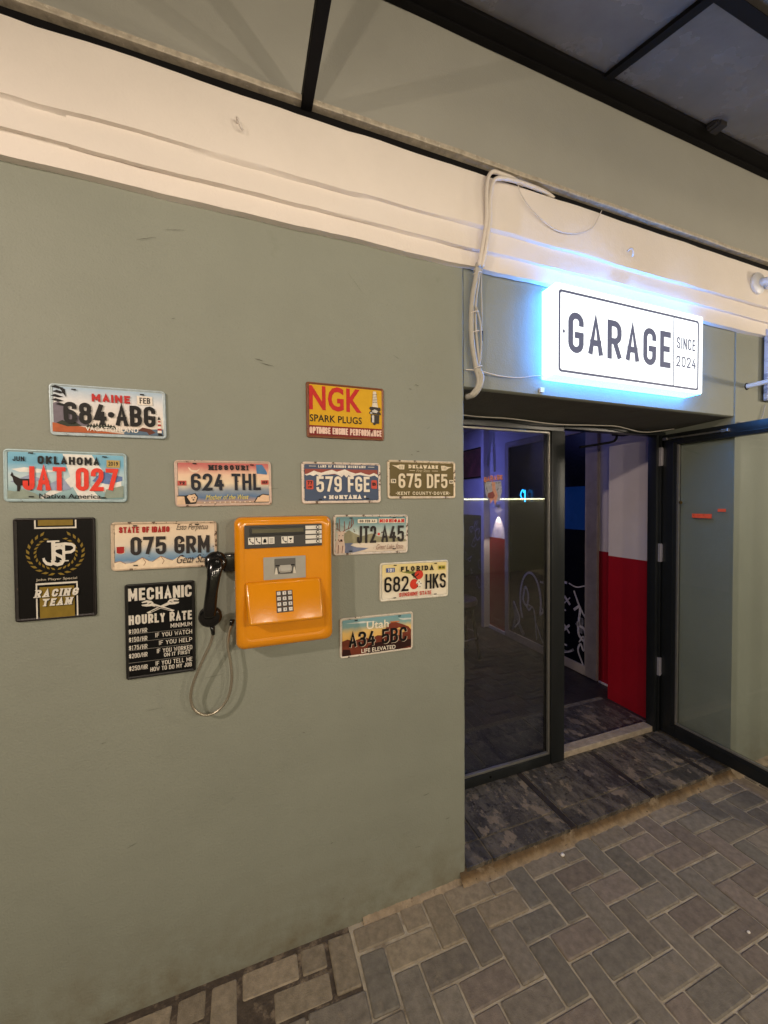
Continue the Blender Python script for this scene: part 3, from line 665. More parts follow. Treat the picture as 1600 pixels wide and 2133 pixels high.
# ------------------------------------------------------------------ plates on the wall
RUST = (.09, .045, .025)
def plate(name, label, cat, cx, cz, ang, w_, h_, bg, rim, rnd=.012, grad=None, group=None, wear=.66, y=-.0045):
    t = thing(name, label, cat, (cx, y, cz), (0, -math.radians(ang), 0), group)
    id_ = label[:24]
    rm = mat('rim ' + id_, rim, .45, metal=.15, var=.15, vs=40, bump=.15, bs=90, spots=[(55, wear - .05, .04, RUST, (1, 1, 1)), (20, wear, .06, (.05, .035, .03))])
    bm_ = mat('print ' + id_, bg, .5, spec=.1, var=.06, vs=18, grad=grad, grange=(-h_ / 2, h_ / 2), bump=.12, bs=60, bdist=.004, spots=[(38, wear + .02, .02, RUST), (90, wear + .06, .02, (.07, .05, .04))])
    W2, H2 = w_ / 2, h_ / 2; b = MB()
    def ring(i, yy, r): return [(p[0], yy, p[1]) for p in rrect(-W2 + i, W2 - i, -H2 + i, H2 - i, max(.002, r - i), 5)]
    b.loft([ring(0, .003, rnd), ring(0, .0, rnd), ring(.0015, -.003, rnd), ring(.004, -.0034, rnd), ring(.0065, -.0010, rnd), ring(.009, -.0005, rnd)], True, False)
    b.build('rim', rm, t, True, 50)
    b = MB(); b.face([(p[0], -.0006, p[1]) for p in rrect(-W2 + .01055, W2 - .0085, -H2 + .01055, H2 - .0085, rnd * .5, 5)]); 
    for f in b.bm.faces:
        f.normal_update()
        if f.normal.y > 0: f.normal_flip()
    b.build('plate', bm_, t)
    return t
class Face:
    """coordinates u,v in 0..1 across one plate"""
    def __init__(s, t, w_, h_): s.t, s.w, s.h, s.k = t, w_, h_, 0
    def P(s, pts): return [((u - .5) * s.w, (v - .5) * s.h) for u, v in pts]
    def add(s, name, col, polys, rough=.45, raw=False, wear=.70, emboss=0):
        s.k += 1; m = mat('ink %02x%02x%02x' % tuple(int(min(255, max(0, c))) for c in col) + ('w' if wear < .7 else ''), tuple(v * (.62 if max(col) < 75 else .93) for v in srgb(col)), rough, spec=.2, var=.12, vs=50, spots=[(48, wear, .03, lerp3(srgb(col), (.2, .15, .11), .8))])
        if not raw and name in ('sticker', 'gold_block', 'fruit', 'dot', 'crest', 'wrench', 'white_band', 'leaf'):
            for i, p in enumerate(polys): o = flat(name, m, [s.P(p)], -.0008 - LAY * s.k - emboss - i * .00003, s.t)
            return o
        return flat(name, m, polys if raw else [s.P(p) for p in polys], -.0008 - LAY * s.k - emboss, s.t)
    def st(s, name, col, txt, u0, u1, v0, v1, th, serif=0, slant=0, gap=.22, wear=.70):
        x0, z0 = s.P([(u0, v0)])[0]; x1, z1 = s.P([(u1, v1)])[0]
        return s.add(name, col, strokes(txt, x0, x1, z0, z1, th, serif, slant, gap), raw=True, wear=wear)
    def tt(s, name, col, txt, u0, u1, v0, v1, bold=0, shear=0, rot=0):
        x0, z0 = s.P([(u0, v0)])[0]; x1, z1 = s.P([(u1, v1)])[0]; p = typeset(txt, x0, x1, z0, z1, bold, shear)
        if rot:
            p = [([(x, z + (x - x0) * rot) for x, z in a], b_) for a, b_ in p]
        return s.add(name, col, p, raw=True)
    def lines(s, name, col, lines, th):
        polys = []
        for l in lines: polys += line2([Vector(p) for p in s.P(l)], th)
        return s.add(name, col, polys, raw=True)
    def slots(s, at):
        s.add('slot', (30, 28, 26), [[(u - .02, v - .012), (u + .02, v - .012), (u + .02, v + .012), (u - .02, v + .012)] for u, v in at])
PW, PH = .305, .154
GR = 'novelty metal licence plates on the wall'
def lic(label, cx, cz, ang, bg, rim, grad=None, wear=.66):
    t = plate('licence_plate', label, 'licence plate', cx, cz, ang, PW, PH, bg, rim, grad=grad, group=GR, wear=wear); return Face(t, PW, PH)
def box_(u0, u1, v0, v1): return [(u0, v0), (u1, v0), (u1, v1), (u0, v1)]
C_ = srgb

# Maine
f = lic('pale blue Maine plate 684 ABG with a red striped lighthouse', -.3792, 1.9338, .47, (.6, .6, .6), C_(176, 190, 196), [(0, C_(205, 190, 178)), (.35, C_(226, 216, 206)), (.7, C_(214, 214, 216)), (1, C_(150, 180, 205))], .68)
f.add('picture', (118, 110, 122), [[(.03, .2), (.03, .62), (.07, .66), (.12, .56), (.18, .5), (.26, .34), (.34, .2)]])
f.add('picture', (178, 92, 50), [[(.02, .07), (.02, .25), (.12, .22), (.25, .19), (.40, .12), (.62, .07)]])
f.add('picture', (60, 66, 52), [[(.05, .24), (.10, .30), (.16, .25), (.2, .28), (.26, .2), (.14, .18)], [(.28, .18)] + [(.30 + .012 * i, .21 + (.09 if i % 2 else 0) * (1 - abs(i - 10) / 14)) for i in range(21)] + [(.56, .16)]])
f.add('picture', (88, 110, 132), [[(.62, .065), (.60, .16), (.97, .2), (.97, .065)]])
f.add('picture', (98, 55, 42), [[(.74, .15), (.78, .22), (.86, .19), (.90, .12), (.84, .07), (.82, .13)]])
f.add('picture', (30, 28, 30), [[(u, v), (u + .035, v + .035), (u + .10, v - .01), (u + .06, v - .03)] for u, v in ((.02, .93), (.03, .84), (.015, .76), (.02, .68), (.05, .60))] + [[(.08, .95), (.13, .9), (.14, .74), (.115, .82)], [(.92, .39), (.935, .47), (.95, .39)], [(.925, .06), (.92, .13), (.96, .1), (.965, .06)]])
f.add('picture', (232, 222, 210), [[(.918, .12), (.926, .39), (.948, .39), (.958, .12)], [(.74, .68), (.74, .86), (.88, .86), (.88, .68)]])
f.add('picture', (170, 55, 48), [[(.9195, .17), (.9205, .21), (.9555, .21), (.9565, .17)], [(.922, .26), (.923, .3), (.9515, .3), (.953, .26)], [(.925, .34), (.926, .37), (.948, .37), (.949, .34)]])
f.st('state_name', (186, 48, 46), 'MAINE', .35, .68, .69, .845, .0062, gap=.28)
f.st('sticker_text', (35, 32, 32), 'FEB', .765, .86, .71, .83, .0026)
f.st('serial_number', (34, 31, 30), '684*ABG', .115, .905, .235, .655, .0118, gap=.16)
f.tt('slogan', (238, 232, 222), 'VACATIONLAND', .29, .745, .105, .195, .012)
f.slots([(.205, .9), (.79, .89)])
# Oklahoma
f = lic('light blue Oklahoma plate JAT 027 with a dark wolf and red numbers', -.4915, 1.733, -.75, (.5, .6, .65), C_(160, 182, 186), [(0, C_(120, 150, 150)), (.25, C_(150, 180, 186)), (.5, C_(186, 204, 208)), (.75, C_(112, 168, 196)), (1, C_(130, 182, 206))], .68)
f.add('picture', (228, 226, 220), [[(.46, .94), (.70, .94), (.76, .72), (.80, .62), (.70, .58), (.66, .45), (.70, .25), (.78, .05), (.60, .05), (.54, .3), (.30, .06), (.26, .06), (.40, .3), (.52, .5)], [(.06, .62), (.16, .66), (.3, .63), (.44, .6), (.3, .56), (.12, .57)], [(.70, .36), (.95, .44), (.95, .3), (.8, .2)]])
f.add('picture', (98, 122, 172), [[(.70, .42), (.74, .52), (.80, .62), (.88, .55), (.96, .52), (.96, .44), (.84, .36)]])
f.add('picture', (150, 160, 186), [[(.20, .24), (.36, .36), (.46, .48), (.53, .26), (.46, .22)], [(.05, .38), (.2, .52), (.3, .44), (.18, .34)]])
f.add('picture', (140, 152, 140), [[(.03, .06), (.03, .22), (.09, .2), (.15, .24), (.24, .17), (.3, .06)], [(.80, .08), (.82, .26), (.97, .34), (.97, .1)]])
f.add('picture', (40, 28, 26), [[(.055, .50), (.068, .57), (.08, .5), (.13, .44), (.20, .44), (.22, .40), (.21, .28), (.225, .22), (.205, .22), (.19, .3), (.15, .32), (.13, .3), (.125, .2), (.105, .2), (.105, .3), (.08, .37), (.072, .46)]])
f.add('sticker', (186, 158, 92), [box_(.825, .94, .70, .85)])
f.tt('sticker_text', (40, 34, 30), '2019', .84, .925, .735, .82, .02)
f.st('sticker_text', (40, 40, 44), 'JUN', .075, .165, .77, .86, .0026)
f.st('state_name', (34, 32, 32), 'OKLAHOMA', .265, .765, .73, .885, .0056, gap=.28)
f.st('serial_number', (226, 62, 46), 'JAT 027', .15, .925, .225, .68, .0125, gap=.16)
f.tt('slogan', (34, 32, 32), 'Native America', .275, .775, .07, .165, .015)
f.slots([(.215, .93), (.81, .91), (.215, .1), (.80, .09)])
# Missouri
f = lic('pink to blue Missouri plate 624 THL with a white bear and a crescent', -.0537, 1.7167, .65, (.6, .5, .45), C_(200, 176, 160), [(.05, C_(196, 160, 130)), (.2, C_(92, 118, 152)), (.35, C_(140, 150, 160)), (.5, C_(224, 206, 178)), (.68, C_(226, 194, 168)), (.85, C_(196, 124, 116)), (1, C_(178, 84, 86))])
f.add('picture', (232, 206, 182), [circ(.195, .855, .058, .115, 14, 180, 360) + [(.25, .82), (.22, .78), (.17, .79)]])
f.add('picture', (76, 122, 168), [[(.835, .92), (.90, .92), (.92, .86), (.95, .76), (.955, .70), (.93, .70), (.84, .72)]])
f.add('picture', (36, 30, 30), [[(.02, .05), (.02, .24), (.1, .24), (.2, .29), (.225, .2), (.2, .06)], [(.80, .07), (.84, .20), (.90, .26), (.97, .24), (.97, .07)]])
f.add('picture', (222, 190, 158), [[(.02, .05), (.02, .225), (.09, .22), (.1, .05)], [(.115, .21), (.135, .255), (.16, .25), (.19, .27), (.215, .2), (.2, .1), (.15, .09)], [(.815, .08), (.845, .18), (.90, .24), (.97, .22), (.97, .08)]])
f.add('picture', (36, 30, 30), [circ(.165, .19, .006, .012, 8), circ(.19, .195, .006, .012, 8), circ(.178, .145, .01, .016, 8), circ(.86, .2, .012, .015, 8)])
f.add('sticker', (196, 92, 82), [box_(.03, .115, .455, .56), box_(.885, .968, .47, .57)])
f.st('sticker_text', (50, 22, 22), '72', .045, .1, .475, .54, .003); f.st('sticker_text', (70, 26, 24), 'SEP', .897, .956, .49, .55, .0022)
f.st('state_name', (34, 32, 36), 'MISSOURI', .34, .745, .79, .90, .0048, serif=.0042, gap=.5)
f.st('serial_number', (44, 46, 58), '624 THL', .16, .88, .345, .715, .0095, gap=.20)
f.tt('slogan', (226, 206, 96), 'Mother of the West', .30, .745, .145, .25, .0, .35)
f.add('star', (240, 226, 200), [circ(.29 + i * .052, .085, .008, .014, 5) for i in range(10)])
f.slots([(.2, .925), (.79, .91)])
# Montana
f = lic('slate blue Montana plate 579 FGE with white mountain peaks', .3565, 1.7222, .28, C_(76, 88, 112), C_(216, 200, 186), wear=.62)
f.add('picture', (146, 72, 62), [box_(.04, .96, .70, .83)])
f.add('picture', (230, 220, 208), [[(.035, .70), (.07, .71), (.11, .75), (.15, .79), (.19, .76), (.24, .74), (.30, .78), (.37, .815), (.43, .77), (.47, .79), (.53, .83), (.60, .77), (.67, .73), (.74, .76), (.80, .72), (.85, .70), (.91, .75), (.965, .70), (.965, .63), (.92, .69), (.86, .66), (.78, .68), (.72, .70), (.66, .68), (.62, .64), (.58, .69), (.55, .63), (.52, .70), (.49, .64), (.45, .69), (.40, .72), (.33, .70), (.26, .69), (.22, .65), (.18, .70), (.14, .66), (.10, .69), (.06, .67)]])
f.add('sticker', (198, 78, 62), [rrect(.055, .14, .345, .56, .02, 3), rrect(.875, .95, .355, .57, .02, 3)])
f.st('sticker_text', (60, 20, 22), '77', .07, .125, .45, .54, .003); f.tt('sticker_text', (36, 24, 30), 'B', .887, .937, .43, .51, .05); f.st('sticker_text', (70, 24, 24), 'US', .075, .12, .38, .42, .002)
f.st('slogan', (232, 224, 212), 'LAND OF SHINING MOUNTAINS', .20, .80, .865, .925, .0024, serif=.0016, gap=.4)
f.lines('rule', (210, 204, 196), [[(.09, .895), (.175, .895)], [(.83, .895), (.915, .895)]], .0022)
f.st('serial_number', (232, 222, 206), '579 FGE', .175, .85, .275, .655, .0095, gap=.2)
f.st('state_name', (234, 226, 214), 'MONTANA', .33, .735, .105, .20, .0052, serif=.0042, gap=.42)
f.add('dot', (234, 226, 214), [circ(.275, .155, .014, .028, 12), circ(.785, .155, .014, .028, 12)])
f.slots([(.22, .10), (.82, .11)])
# Delaware
f = lic('olive brown Delaware plate 675 DF5 with pale winged crests', .6902, 1.7382, .09, C_(104, 92, 60), C_(214, 198, 172), wear=.62)
f.st('state_name', (224, 210, 182), 'DELAWARE', .30, .73, .795, .885, .0048, serif=.004, gap=.4)
f.tt('motto', (196, 182, 150), 'First State', .41, .61, .70, .775, 0, .3)
f.lines('rule', (214, 200, 170), [[(.31, .735), (.39, .735)], [(.64, .735), (.73, .735)]], .002)
f.add('crest', (222, 208, 180), [[(.06, .865), (.13, .86), (.18, .885), (.24, .88), (.235, .76), (.17, .76), (.12, .82)], [(.945, .85), (.88, .85), (.83, .88), (.775, .88), (.785, .75), (.85, .755), (.89, .81)]])
f.add('crest_line', (104, 92, 60), [[(.16 + k * .022, .78), (.165 + k * .022, .78), (.172 + k * .022, .85), (.167 + k * .022, .85)] for k in range(3)] + [[(.80 + k * .022, .85), (.805 + k * .022, .85), (.811 + k * .022, .78), (.806 + k * .022, .78)] for k in range(3)])
f.add('sticker', (224, 212, 186), [rrect(.045, .118, .405, .51, .012, 3), rrect(.90, .965, .40, .50, .012, 3)])
f.st('sticker_text', (40, 34, 30), '76', .06, .105, .425, .49, .0026); f.st('sticker_text', (40, 34, 30), 'SEP', .908, .957, .425, .475, .0018)
f.st('serial_number', (226, 212, 184), '675 DF5', .15, .87, .28, .655, .0095, gap=.2)
f.st('slogan', (226, 214, 186), '*KENT COUNTY*DOVER*', .11, .91, .10, .185, .0028, serif=.002, gap=.3)
# Michigan
f = lic('teal and cream Michigan plate JT2 A45 with a white stag', .4712, 1.5232, -.85, (.5, .5, .5), C_(206, 196, 182), [(0, C_(206, 190, 172)), (.3, C_(214, 204, 188)), (.55, C_(190, 200, 192)), (.8, C_(118, 152, 156)), (1, C_(84, 122, 130))], .62)
f.add('picture', (150, 146, 118), [[(.13, .28), (.14, .56), (.2, .62), (.27, .54), (.36, .46), (.44, .5), (.5, .53), (.57, .46), (.66, .42), (.75, .46), (.84, .40), (.97, .36), (.97, .30), (.5, .30)]])
f.add('picture', (112, 122, 150), [[(.14, .30), (.26, .30), (.22, .24), (.30, .19), (.46, .16), (.40, .12), (.25, .06), (.14, .06)]])
f.add('picture', (220, 198, 182), [[(.03, .05), (.03, .30), (.045, .36), (.06, .40), (.055, .54), (.03, .58), (.06, .60), (.09, .59), (.13, .60), (.17, .57), (.135, .54), (.13, .42), (.14, .34), (.15, .2), (.145, .05)]])
f.lines('antler', (126, 78, 66), [[(.09, .58), (.06, .64), (.035, .66)], [(.06, .64), (.05, .80)], [(.08, .62), (.075, .90)], [(.12, .59), (.16, .63), (.22, .68), (.255, .78), (.25, .88)], [(.14, .61), (.14, .84)], [(.19, .66), (.21, .84)], [(.225, .7), (.235, .9)], [(.06, .40), (.08, .34), (.12, .35)], [(.06, .05), (.065, .26)], [(.11, .06), (.12, .24)]], .0028)
f.add('picture', (50, 36, 34), [circ(.10, .375, .016, .024, 10), circ(.075, .49, .006, .012, 8), circ(.12, .49, .006, .012, 8)])
f.add('sticker', (226, 216, 196), [rrect(.31, .57, .79, .89, .015, 3), box_(.59, .95, .785, .90)])
f.st('sticker_text', (60, 50, 44), '*89 FEB AA*', .325, .555, .81, .87, .0020)
f.st('state_name', (200, 50, 46), 'MICHIGAN', .60, .94, .80, .885, .0048, serif=.0032, gap=.35)
f.st('serial_number', (58, 52, 50), 'JT2', .30, .555, .29, .72, .0095, gap=.2); f.st('serial_number', (58, 52, 50), 'A45', .625, .94, .30, .72, .0095, gap=.2)
f.add('dot', (206, 60, 50), [circ(.59, .51, .016, .032, 12)])
f.tt('slogan', (140, 100, 84), 'Great Lake State', .555, .93, .12, .25, -.004, .5)
f.slots([(.22, .1), (.22, .92), (.80, .92), (.80, .12)])
# Florida
f = lic('cream Florida plate 682 HKS with two oranges and a blossom', .6542, 1.3305, -.93, (.6, .6, .5), C_(214, 208, 190), [(0, C_(224, 218, 204)), (.45, C_(226, 214, 186)), (.75, C_(222, 204, 148)), (1, C_(220, 202, 140))], .68)
f.add('leaf', (122, 128, 62), [[(.30, .73), (.37, .75), (.48, .74), (.50, .67), (.42, .68)]])
f.add('leaf', (50, 66, 52), [[(.44, .66), (.5, .72), (.58, .72), (.60, .66), (.55, .55), (.48, .58)]])
f.add('fruit', (206, 62, 44), [circ(.555, .645, .062, .125, 20), circ(.485, .40, .062, .135, 20)])
f.add('leaf', (30, 40, 34), [[(.44, .68), (.47, .66), (.54, .52), (.53, .50)], [(.46, .55), (.5, .58), (.56, .66), (.55, .68)]])
f.add('blossom', (236, 230, 214), [circ(.555 + .025 * math.cos(a), .40 + .055 * math.sin(a), .022, .045, 10) for a in (0, 1.26, 2.5, 3.8, 5.0)][:3] + [circ(.575, .37, .032, .07, 12)])
f.add('blossom_dot', (40, 44, 40), [circ(.555 + .03 * math.cos(a), .385 + .07 * math.sin(a), .008, .017, 8) for a in (.3, 1.5, 2.7, 4, 5.2)])
f.add('sticker', (78, 96, 150), [box_(.085, .205, .745, .86)]); f.st('sticker_text', (226, 224, 220), '101', .11, .19, .76, .845, .0030)
f.add('sticker', (184, 172, 72), [box_(.84, .945, .75, .86)]); f.st('sticker_text', (56, 54, 30), '06-09', .85, .935, .775, .835, .0024)
f.st('state_name', (34, 30, 28), 'FLORIDA', .29, .765, .75, .88, .0055, serif=.0042, gap=.55)
f.st('serial_number', (36, 32, 30), '682', .06, .40, .235, .635, .0085, gap=.2); f.st('serial_number', (36, 32, 30), 'HKS', .645, .955, .25, .65, .0085, gap=.2)
f.st('slogan', (196, 62, 48), 'SUNSHINE STATE', .265, .735, .10, .205, .0032)
f.slots([(.205, .925), (.205, .085), (.795, .925), (.795, .1)])
# Utah
f = lic('desert sunset Utah plate A34 5BC with a red rock arch', .4913, 1.1295, -.75, (.4, .3, .2), C_(206, 196, 180), [(0, C_(120, 66, 44)), (.3, C_(140, 70, 44)), (.42, C_(224, 178, 96)), (.62, C_(222, 186, 116)), (.76, C_(128, 160, 158)), (1, C_(110, 156, 170))], .66)
f.add('picture', (112, 54, 38), [[(.03, .05), (.03, .42), (.1, .46), (.17, .40), (.25, .44), (.34, .46), (.40, .40), (.5, .48), (.62, .44), (.97, .50), (.97, .05)]])
f.add('picture', (60, 32, 30), [[(.35, .05), (.37, .24), (.5, .30), (.66, .28), (.8, .26), (.97, .28), (.97, .1), (.8, .05)], [(.03, .05), (.04, .22), (.13, .2), (.15, .05)]])
f.add('picture', (122, 58, 42), [[(.58, .44), (.60, .60), (.64, .72), (.72, .80), (.76, .76), (.84, .70), (.93, .62), (.97, .52), (.97, .42), (.90, .42), (.86, .56), (.80, .62), (.74, .58), (.70, .44)]])
f.add('picture', (204, 120, 66), [[(.72, .55), (.78, .58), (.84, .50), (.82, .42), (.74, .42)], [(.66, .80), (.80, .79), (.80, .765), (.68, .77)]])
f.add('picture', (200, 208, 204), [[(.06, .86), (.3, .88), (.5, .84), (.3, .83)], [(.78, .86), (.97, .84), (.97, .80), (.85, .8)]])
f.tt('state_name', (236, 226, 204), 'Utah', .35, .65, .66, .86, .016)
f.st('number_shadow', (206, 190, 168), 'A34 5BC', .122, .912, .235, .615, .0098, gap=.2)
f.st('serial_number', (26, 22, 22), 'A34 5BC', .115, .905, .245, .625, .0098, gap=.2)
f.tt('slogan', (236, 226, 208), 'LIFE ELEVATED', .28, .745, .08, .185, .012)
f.slots([(.21, .92), (.80, .92)])
# Idaho
f = lic('cream and blue Idaho plate 075 GRM behind the black handset', -.2345, 1.5143, -.5, (.6, .55, .5), C_(196, 176, 152), [(.08, C_(216, 194, 166)), (.2, C_(104, 138, 170)), (.34, C_(140, 162, 180)), (.52, C_(214, 200, 180)), (.8, C_(222, 202, 176)), (1, C_(210, 186, 160))], .62)
f.add('picture', (232, 212, 184), [[(.03, .04), (.03, .17), (.08, .20), (.13, .14), (.17, .15), (.21, .17), (.28, .26), (.34, .18), (.37, .16), (.45, .27), (.52, .19), (.56, .17), (.63, .26), (.70, .2), (.76, .16), (.82, .24), (.9, .15), (.97, .2), (.97, .04)]])
f.lines('ridge', (150, 110, 86), [[(.28, .26), (.31, .16), (.29, .09)], [(.45, .27), (.48, .17), (.46, .1)], [(.03, .17), (.08, .20), (.13, .14)], [(.17, .15), (.21, .17), (.28, .26), (.34, .18)], [(.37, .16), (.45, .27), (.56, .17)]], .0016)
f.add('sticker', (220, 200, 180), [[(.047, .505), (.123, .505), (.123, .37), (.1, .345), (.07, .345), (.047, .37)]])
f.add('sticker', (166, 42, 40), [[(.052, .495), (.118, .495), (.118, .375), (.098, .355), (.072, .355), (.052, .375)]])
f.st('state_name', (166, 40, 38), 'STATE OF IDAHO', .075, .535, .775, .90, .0045)
f.tt('motto', (60, 50, 46), 'Esto Perpetua', .60, .91, .78, .94, -.002, .45)
f.st('serial_number', (62, 56, 56), '075 GRM', .175, .925, .31, .69, .0105, gap=.18)
f.tt('slogan', (70, 48, 46), 'Gem State', .60, .96, .10, .28, -.002, .5)
f.slots([(.22, .1), (.22, .92), (.8, .93), (.72, .12)])

# black and gold racing tin sign
f = Face(plate('tin_sign', 'black and gold tin sign with a laurel wreath and RACING TEAM', 'sign', -.5268, 1.457, -.28, .2, .305, (.006, .0055, .005), (.010, .007, .006), .008, wear=.70), .2, .305)
GOLD = (128, 106, 40); WH = (214, 208, 196)
f.add('white_band', WH, [[(.25, .895), (.25, .985), (.268, .985), (.268, .91), (.745, .91), (.745, .985), (.763, .985), (.763, .895)], [(.25, .015), (.25, .365), (.763, .365), (.763, .015), (.745, .015), (.745, .347), (.268, .347), (.268, .015)]])
f.add('gold_block', GOLD, [box_(.295, .72, .925, .985), box_(.295, .72, .015, .325)])
lv = []
for side in (-1, 1):
    for k in range(11):
        a = math.radians(-80 + k * 14.2 if side > 0 else 260 - k * 14.2); 
        for off, sc_ in ((.055, 1), (-.035, .8)):
            rx, rz = .285 + off, .178 + off * .62; cx, cz = .505 + rx * math.cos(a), .655 + rz * math.sin(a)
            d = a + math.radians(side * (62 if off > 0 else 118)); L = .046 * sc_
            ax, az = math.cos(d), math.sin(d); nx, nz = -az, ax
            lv.append([(cx - ax * L, cz - az * L * .62), (cx - ax * L * .2 + nx * L * .42, cz - (az * .2 - nz * .42) * L * .62), (cx + ax * L, cz + az * L * .62), (cx - ax * L * .2 - nx * L * .42, cz - (az * .2 + nz * .42) * L * .62)])
f.add('laurel_wreath', GOLD, lv)
def vbar(u, v0, v1, t): return box_(u - t / 2, u + t / 2, v0, v1)
f.add('monogram', WH, [vbar(.475, .58, .765, .05), box_(.40, .55, .762, .778)] + [f_ for f_ in [[(u, v) for u, v in qd] for qd, _ in line2([(.475, .6), (.47, .56), (.44, .545), (.39, .555), (.36, .585), (.355, .61)], .03)]])
f.add('monogram', WH, [vbar(.60, .575, .745, .035), box_(.55, .66, .568, .58)] + [qd for qd, _ in line2([(.50, .735), (.62, .742), (.70, .735), (.735, .715), (.73, .68), (.69, .66), (.60, .655)], .028)])
f.add('monogram', WH, [qd for qd, _ in line2([(.60, .695), (.56, .71), (.50, .70), (.475, .67), (.51, .64), (.575, .615), (.60, .58), (.575, .55), (.52, .54), (.475, .555), (.455, .59)], .032)])
f.tt('small_lettering', (190, 180, 160), 'John Player Special', .26, .76, .382, .412, .004)
f.st('lettering_shadow', (30, 26, 16), 'RACING', .242, .772, .222, .298, .0062, serif=.005, slant=.22, gap=.4)
f.st('lettering', WH, 'RACING', .235, .762, .228, .303, .0055, serif=.0045, slant=.22, gap=.4)
f.st('lettering_shadow', (30, 26, 16), 'TEAM', .332, .692, .135, .208, .0062, serif=.005, slant=.22, gap=.4)
f.st('lettering', WH, 'TEAM', .325, .685, .14, .212, .0055, serif=.0045, slant=.22, gap=.4)
# mechanic rates
f = Face(plate('tin_sign', 'black tin sign with white MECHANIC HOURLY RATE prices and crossed wrenches', 'sign', -.2542, 1.241, -.29, .2, .305, (.005, .005, .005), (.006, .0055, .005), .007, wear=.74), .2, .305)
f.st('title', WH, 'MECHANIC', .05, .955, .825, .955, .0078, wear=.6)
f.st('title', WH, 'HOURLY RATE', .05, .955, .575, .675, .0062, wear=.6)
wr = []
for s in (-1, 1):
    R_ = lambda u, v: (.5 + s * u, v)
    wr.append([R_(-.20, .692), R_(-.17, .678), R_(.13, .758), R_(.11, .785)])
    wr.append([R_(.10, .79), R_(.13, .812), R_(.20, .822), R_(.27, .805), R_(.255, .795), R_(.19, .80), R_(.185, .785), R_(.27, .778), R_(.26, .765), R_(.2, .755), R_(.13, .757)])
f.add('wrench', WH, [wr[0], wr[1]]); f.add('wrench', WH, [wr[2], wr[3]]); 
f.lines('wrench_slot', (24, 22, 22), [[(.64, .697), (.42, .752)], [(.36, .697), (.50, .735)], [(.33, .78), (.37, .79)], [(.67, .78), (.63, .79)]], .0022)
rows = [('$100/HR', 'MINIMUM', .55, .495, .64), ('$150/HR', 'IF YOU WATCH', .465, .41, .42), ('$175/HR', 'IF YOU HELP', .38, .325, .47), ('$200/HR', 'IF YOU WORKED', .295, .24, .44), ('$250/HR', 'IF YOU TELL ME', .165, .11, .42)]
for a, b_, v1, v0, u0 in rows:
    f.st('price', WH, a, .05, .305, v0 - .012, v1 - .018, .0019); f.st('price_line', WH, b_, u0, .955, v0 + .0105, v1 + .002, .0019)
f.st('price_line', WH, 'ON IT FIRST', .54, .925, .205, .245, .0019); f.st('price_line', WH, 'HOW TO DO MY JOB', .345, .945, .065, .11, .0019)
f.lines('rule', (150, 146, 138), [[(.05, v), (.92, v)] for v in (.482, .398, .313, .182)], .0009)
# spark plug sign
f = Face(plate('tin_sign', 'yellow tin sign with red NGK letters and a spark plug', 'sign', .3748, 1.9883, .1, .3, .202, C_(206, 160, 40), C_(120, 70, 40), .008, wear=.7), .3, .202)
f.add('red_band', (122, 34, 32), [box_(.03, .97, .045, .225)])
f.tt('brand_letters', (188, 42, 40), 'NGK', .035, .70, .50, .945, .03)
f.tt('lettering', (32, 28, 26), 'SPARK PLUGS', .04, .70, .29, .42, .014)
f.st('slogan', (228, 196, 180), 'OPTIMISE ENGINE PERFORMANCE', .035, .965, .075, .195, .0050, gap=.14)
f.add('spark_plug', (216, 206, 188), [[(.855, .93), (.895, .93), (.90, .86), (.91, .70), (.925, .60), (.83, .60), (.845, .70), (.85, .86)]])
f.add('spark_plug', (70, 64, 60), [[(.80, .60), (.815, .635), (.95, .63), (.955, .58), (.93, .55), (.955, .53), (.955, .49), (.80, .50), (.80, .53), (.825, .56)], [(.82, .49), (.935, .485), (.93, .32), (.89, .32), (.87, .285), (.85, .30), (.85, .33), (.82, .34)]] + [box_(.848, .905, .72 + k * .03, .727 + k * .03) for k in range(6)])
f.add('spark_plug', (200, 196, 190), [[(.83, .555), (.87, .59), (.92, .56), (.90, .52), (.85, .53)], box_(.835, .865, .34, .475), box_(.81, .84, .505, .53)])

# ------------------------------------------------------------------ payphone
ph = thing('payphone', 'orange wall payphone with a keypad and a dark display strip', 'payphone', (.135, 0, 1.378))
om = mat('orange_enamel', (.66, .245, .004), .22, var=.05, vs=9, bump=.22, bs=130, bdist=.0016, coat=.3, spots=[(40, .80, .015, (.2, .07, .02))])
def rr3(x0, x1, z0, z1, r, y, n=7): return [(p[0], y, p[1]) for p in rrect(x0, x1, z0, z1, r, n)]
hw, zt, zb = .161, .224, -.214
g = MB(); rings = [rr3(-hw, hw, zb, zt, .022, 0), rr3(-hw, hw, zb, zt, .024, -.072)]
for k in range(1, 6):
    a = math.radians(18 * k); i = .024 * (1 - math.cos(a)); rings.append(rr3(-hw + i, hw - i, zb + i, zt - i, .026, -.072 - .024 * math.sin(a)))
rings += [rr3(-hw + .028, hw - .028, zb + .03, zt - .026, .02, -.0955), rr3(-hw + .032, hw - .032, zb + .034, zt - .030, .018, -.0935), rr3(-hw + .034, hw - .034, zb + .036, zt - .032, .017, -.0935)]
g.loft(rings); g.build('housing', om, ph, True, 60)
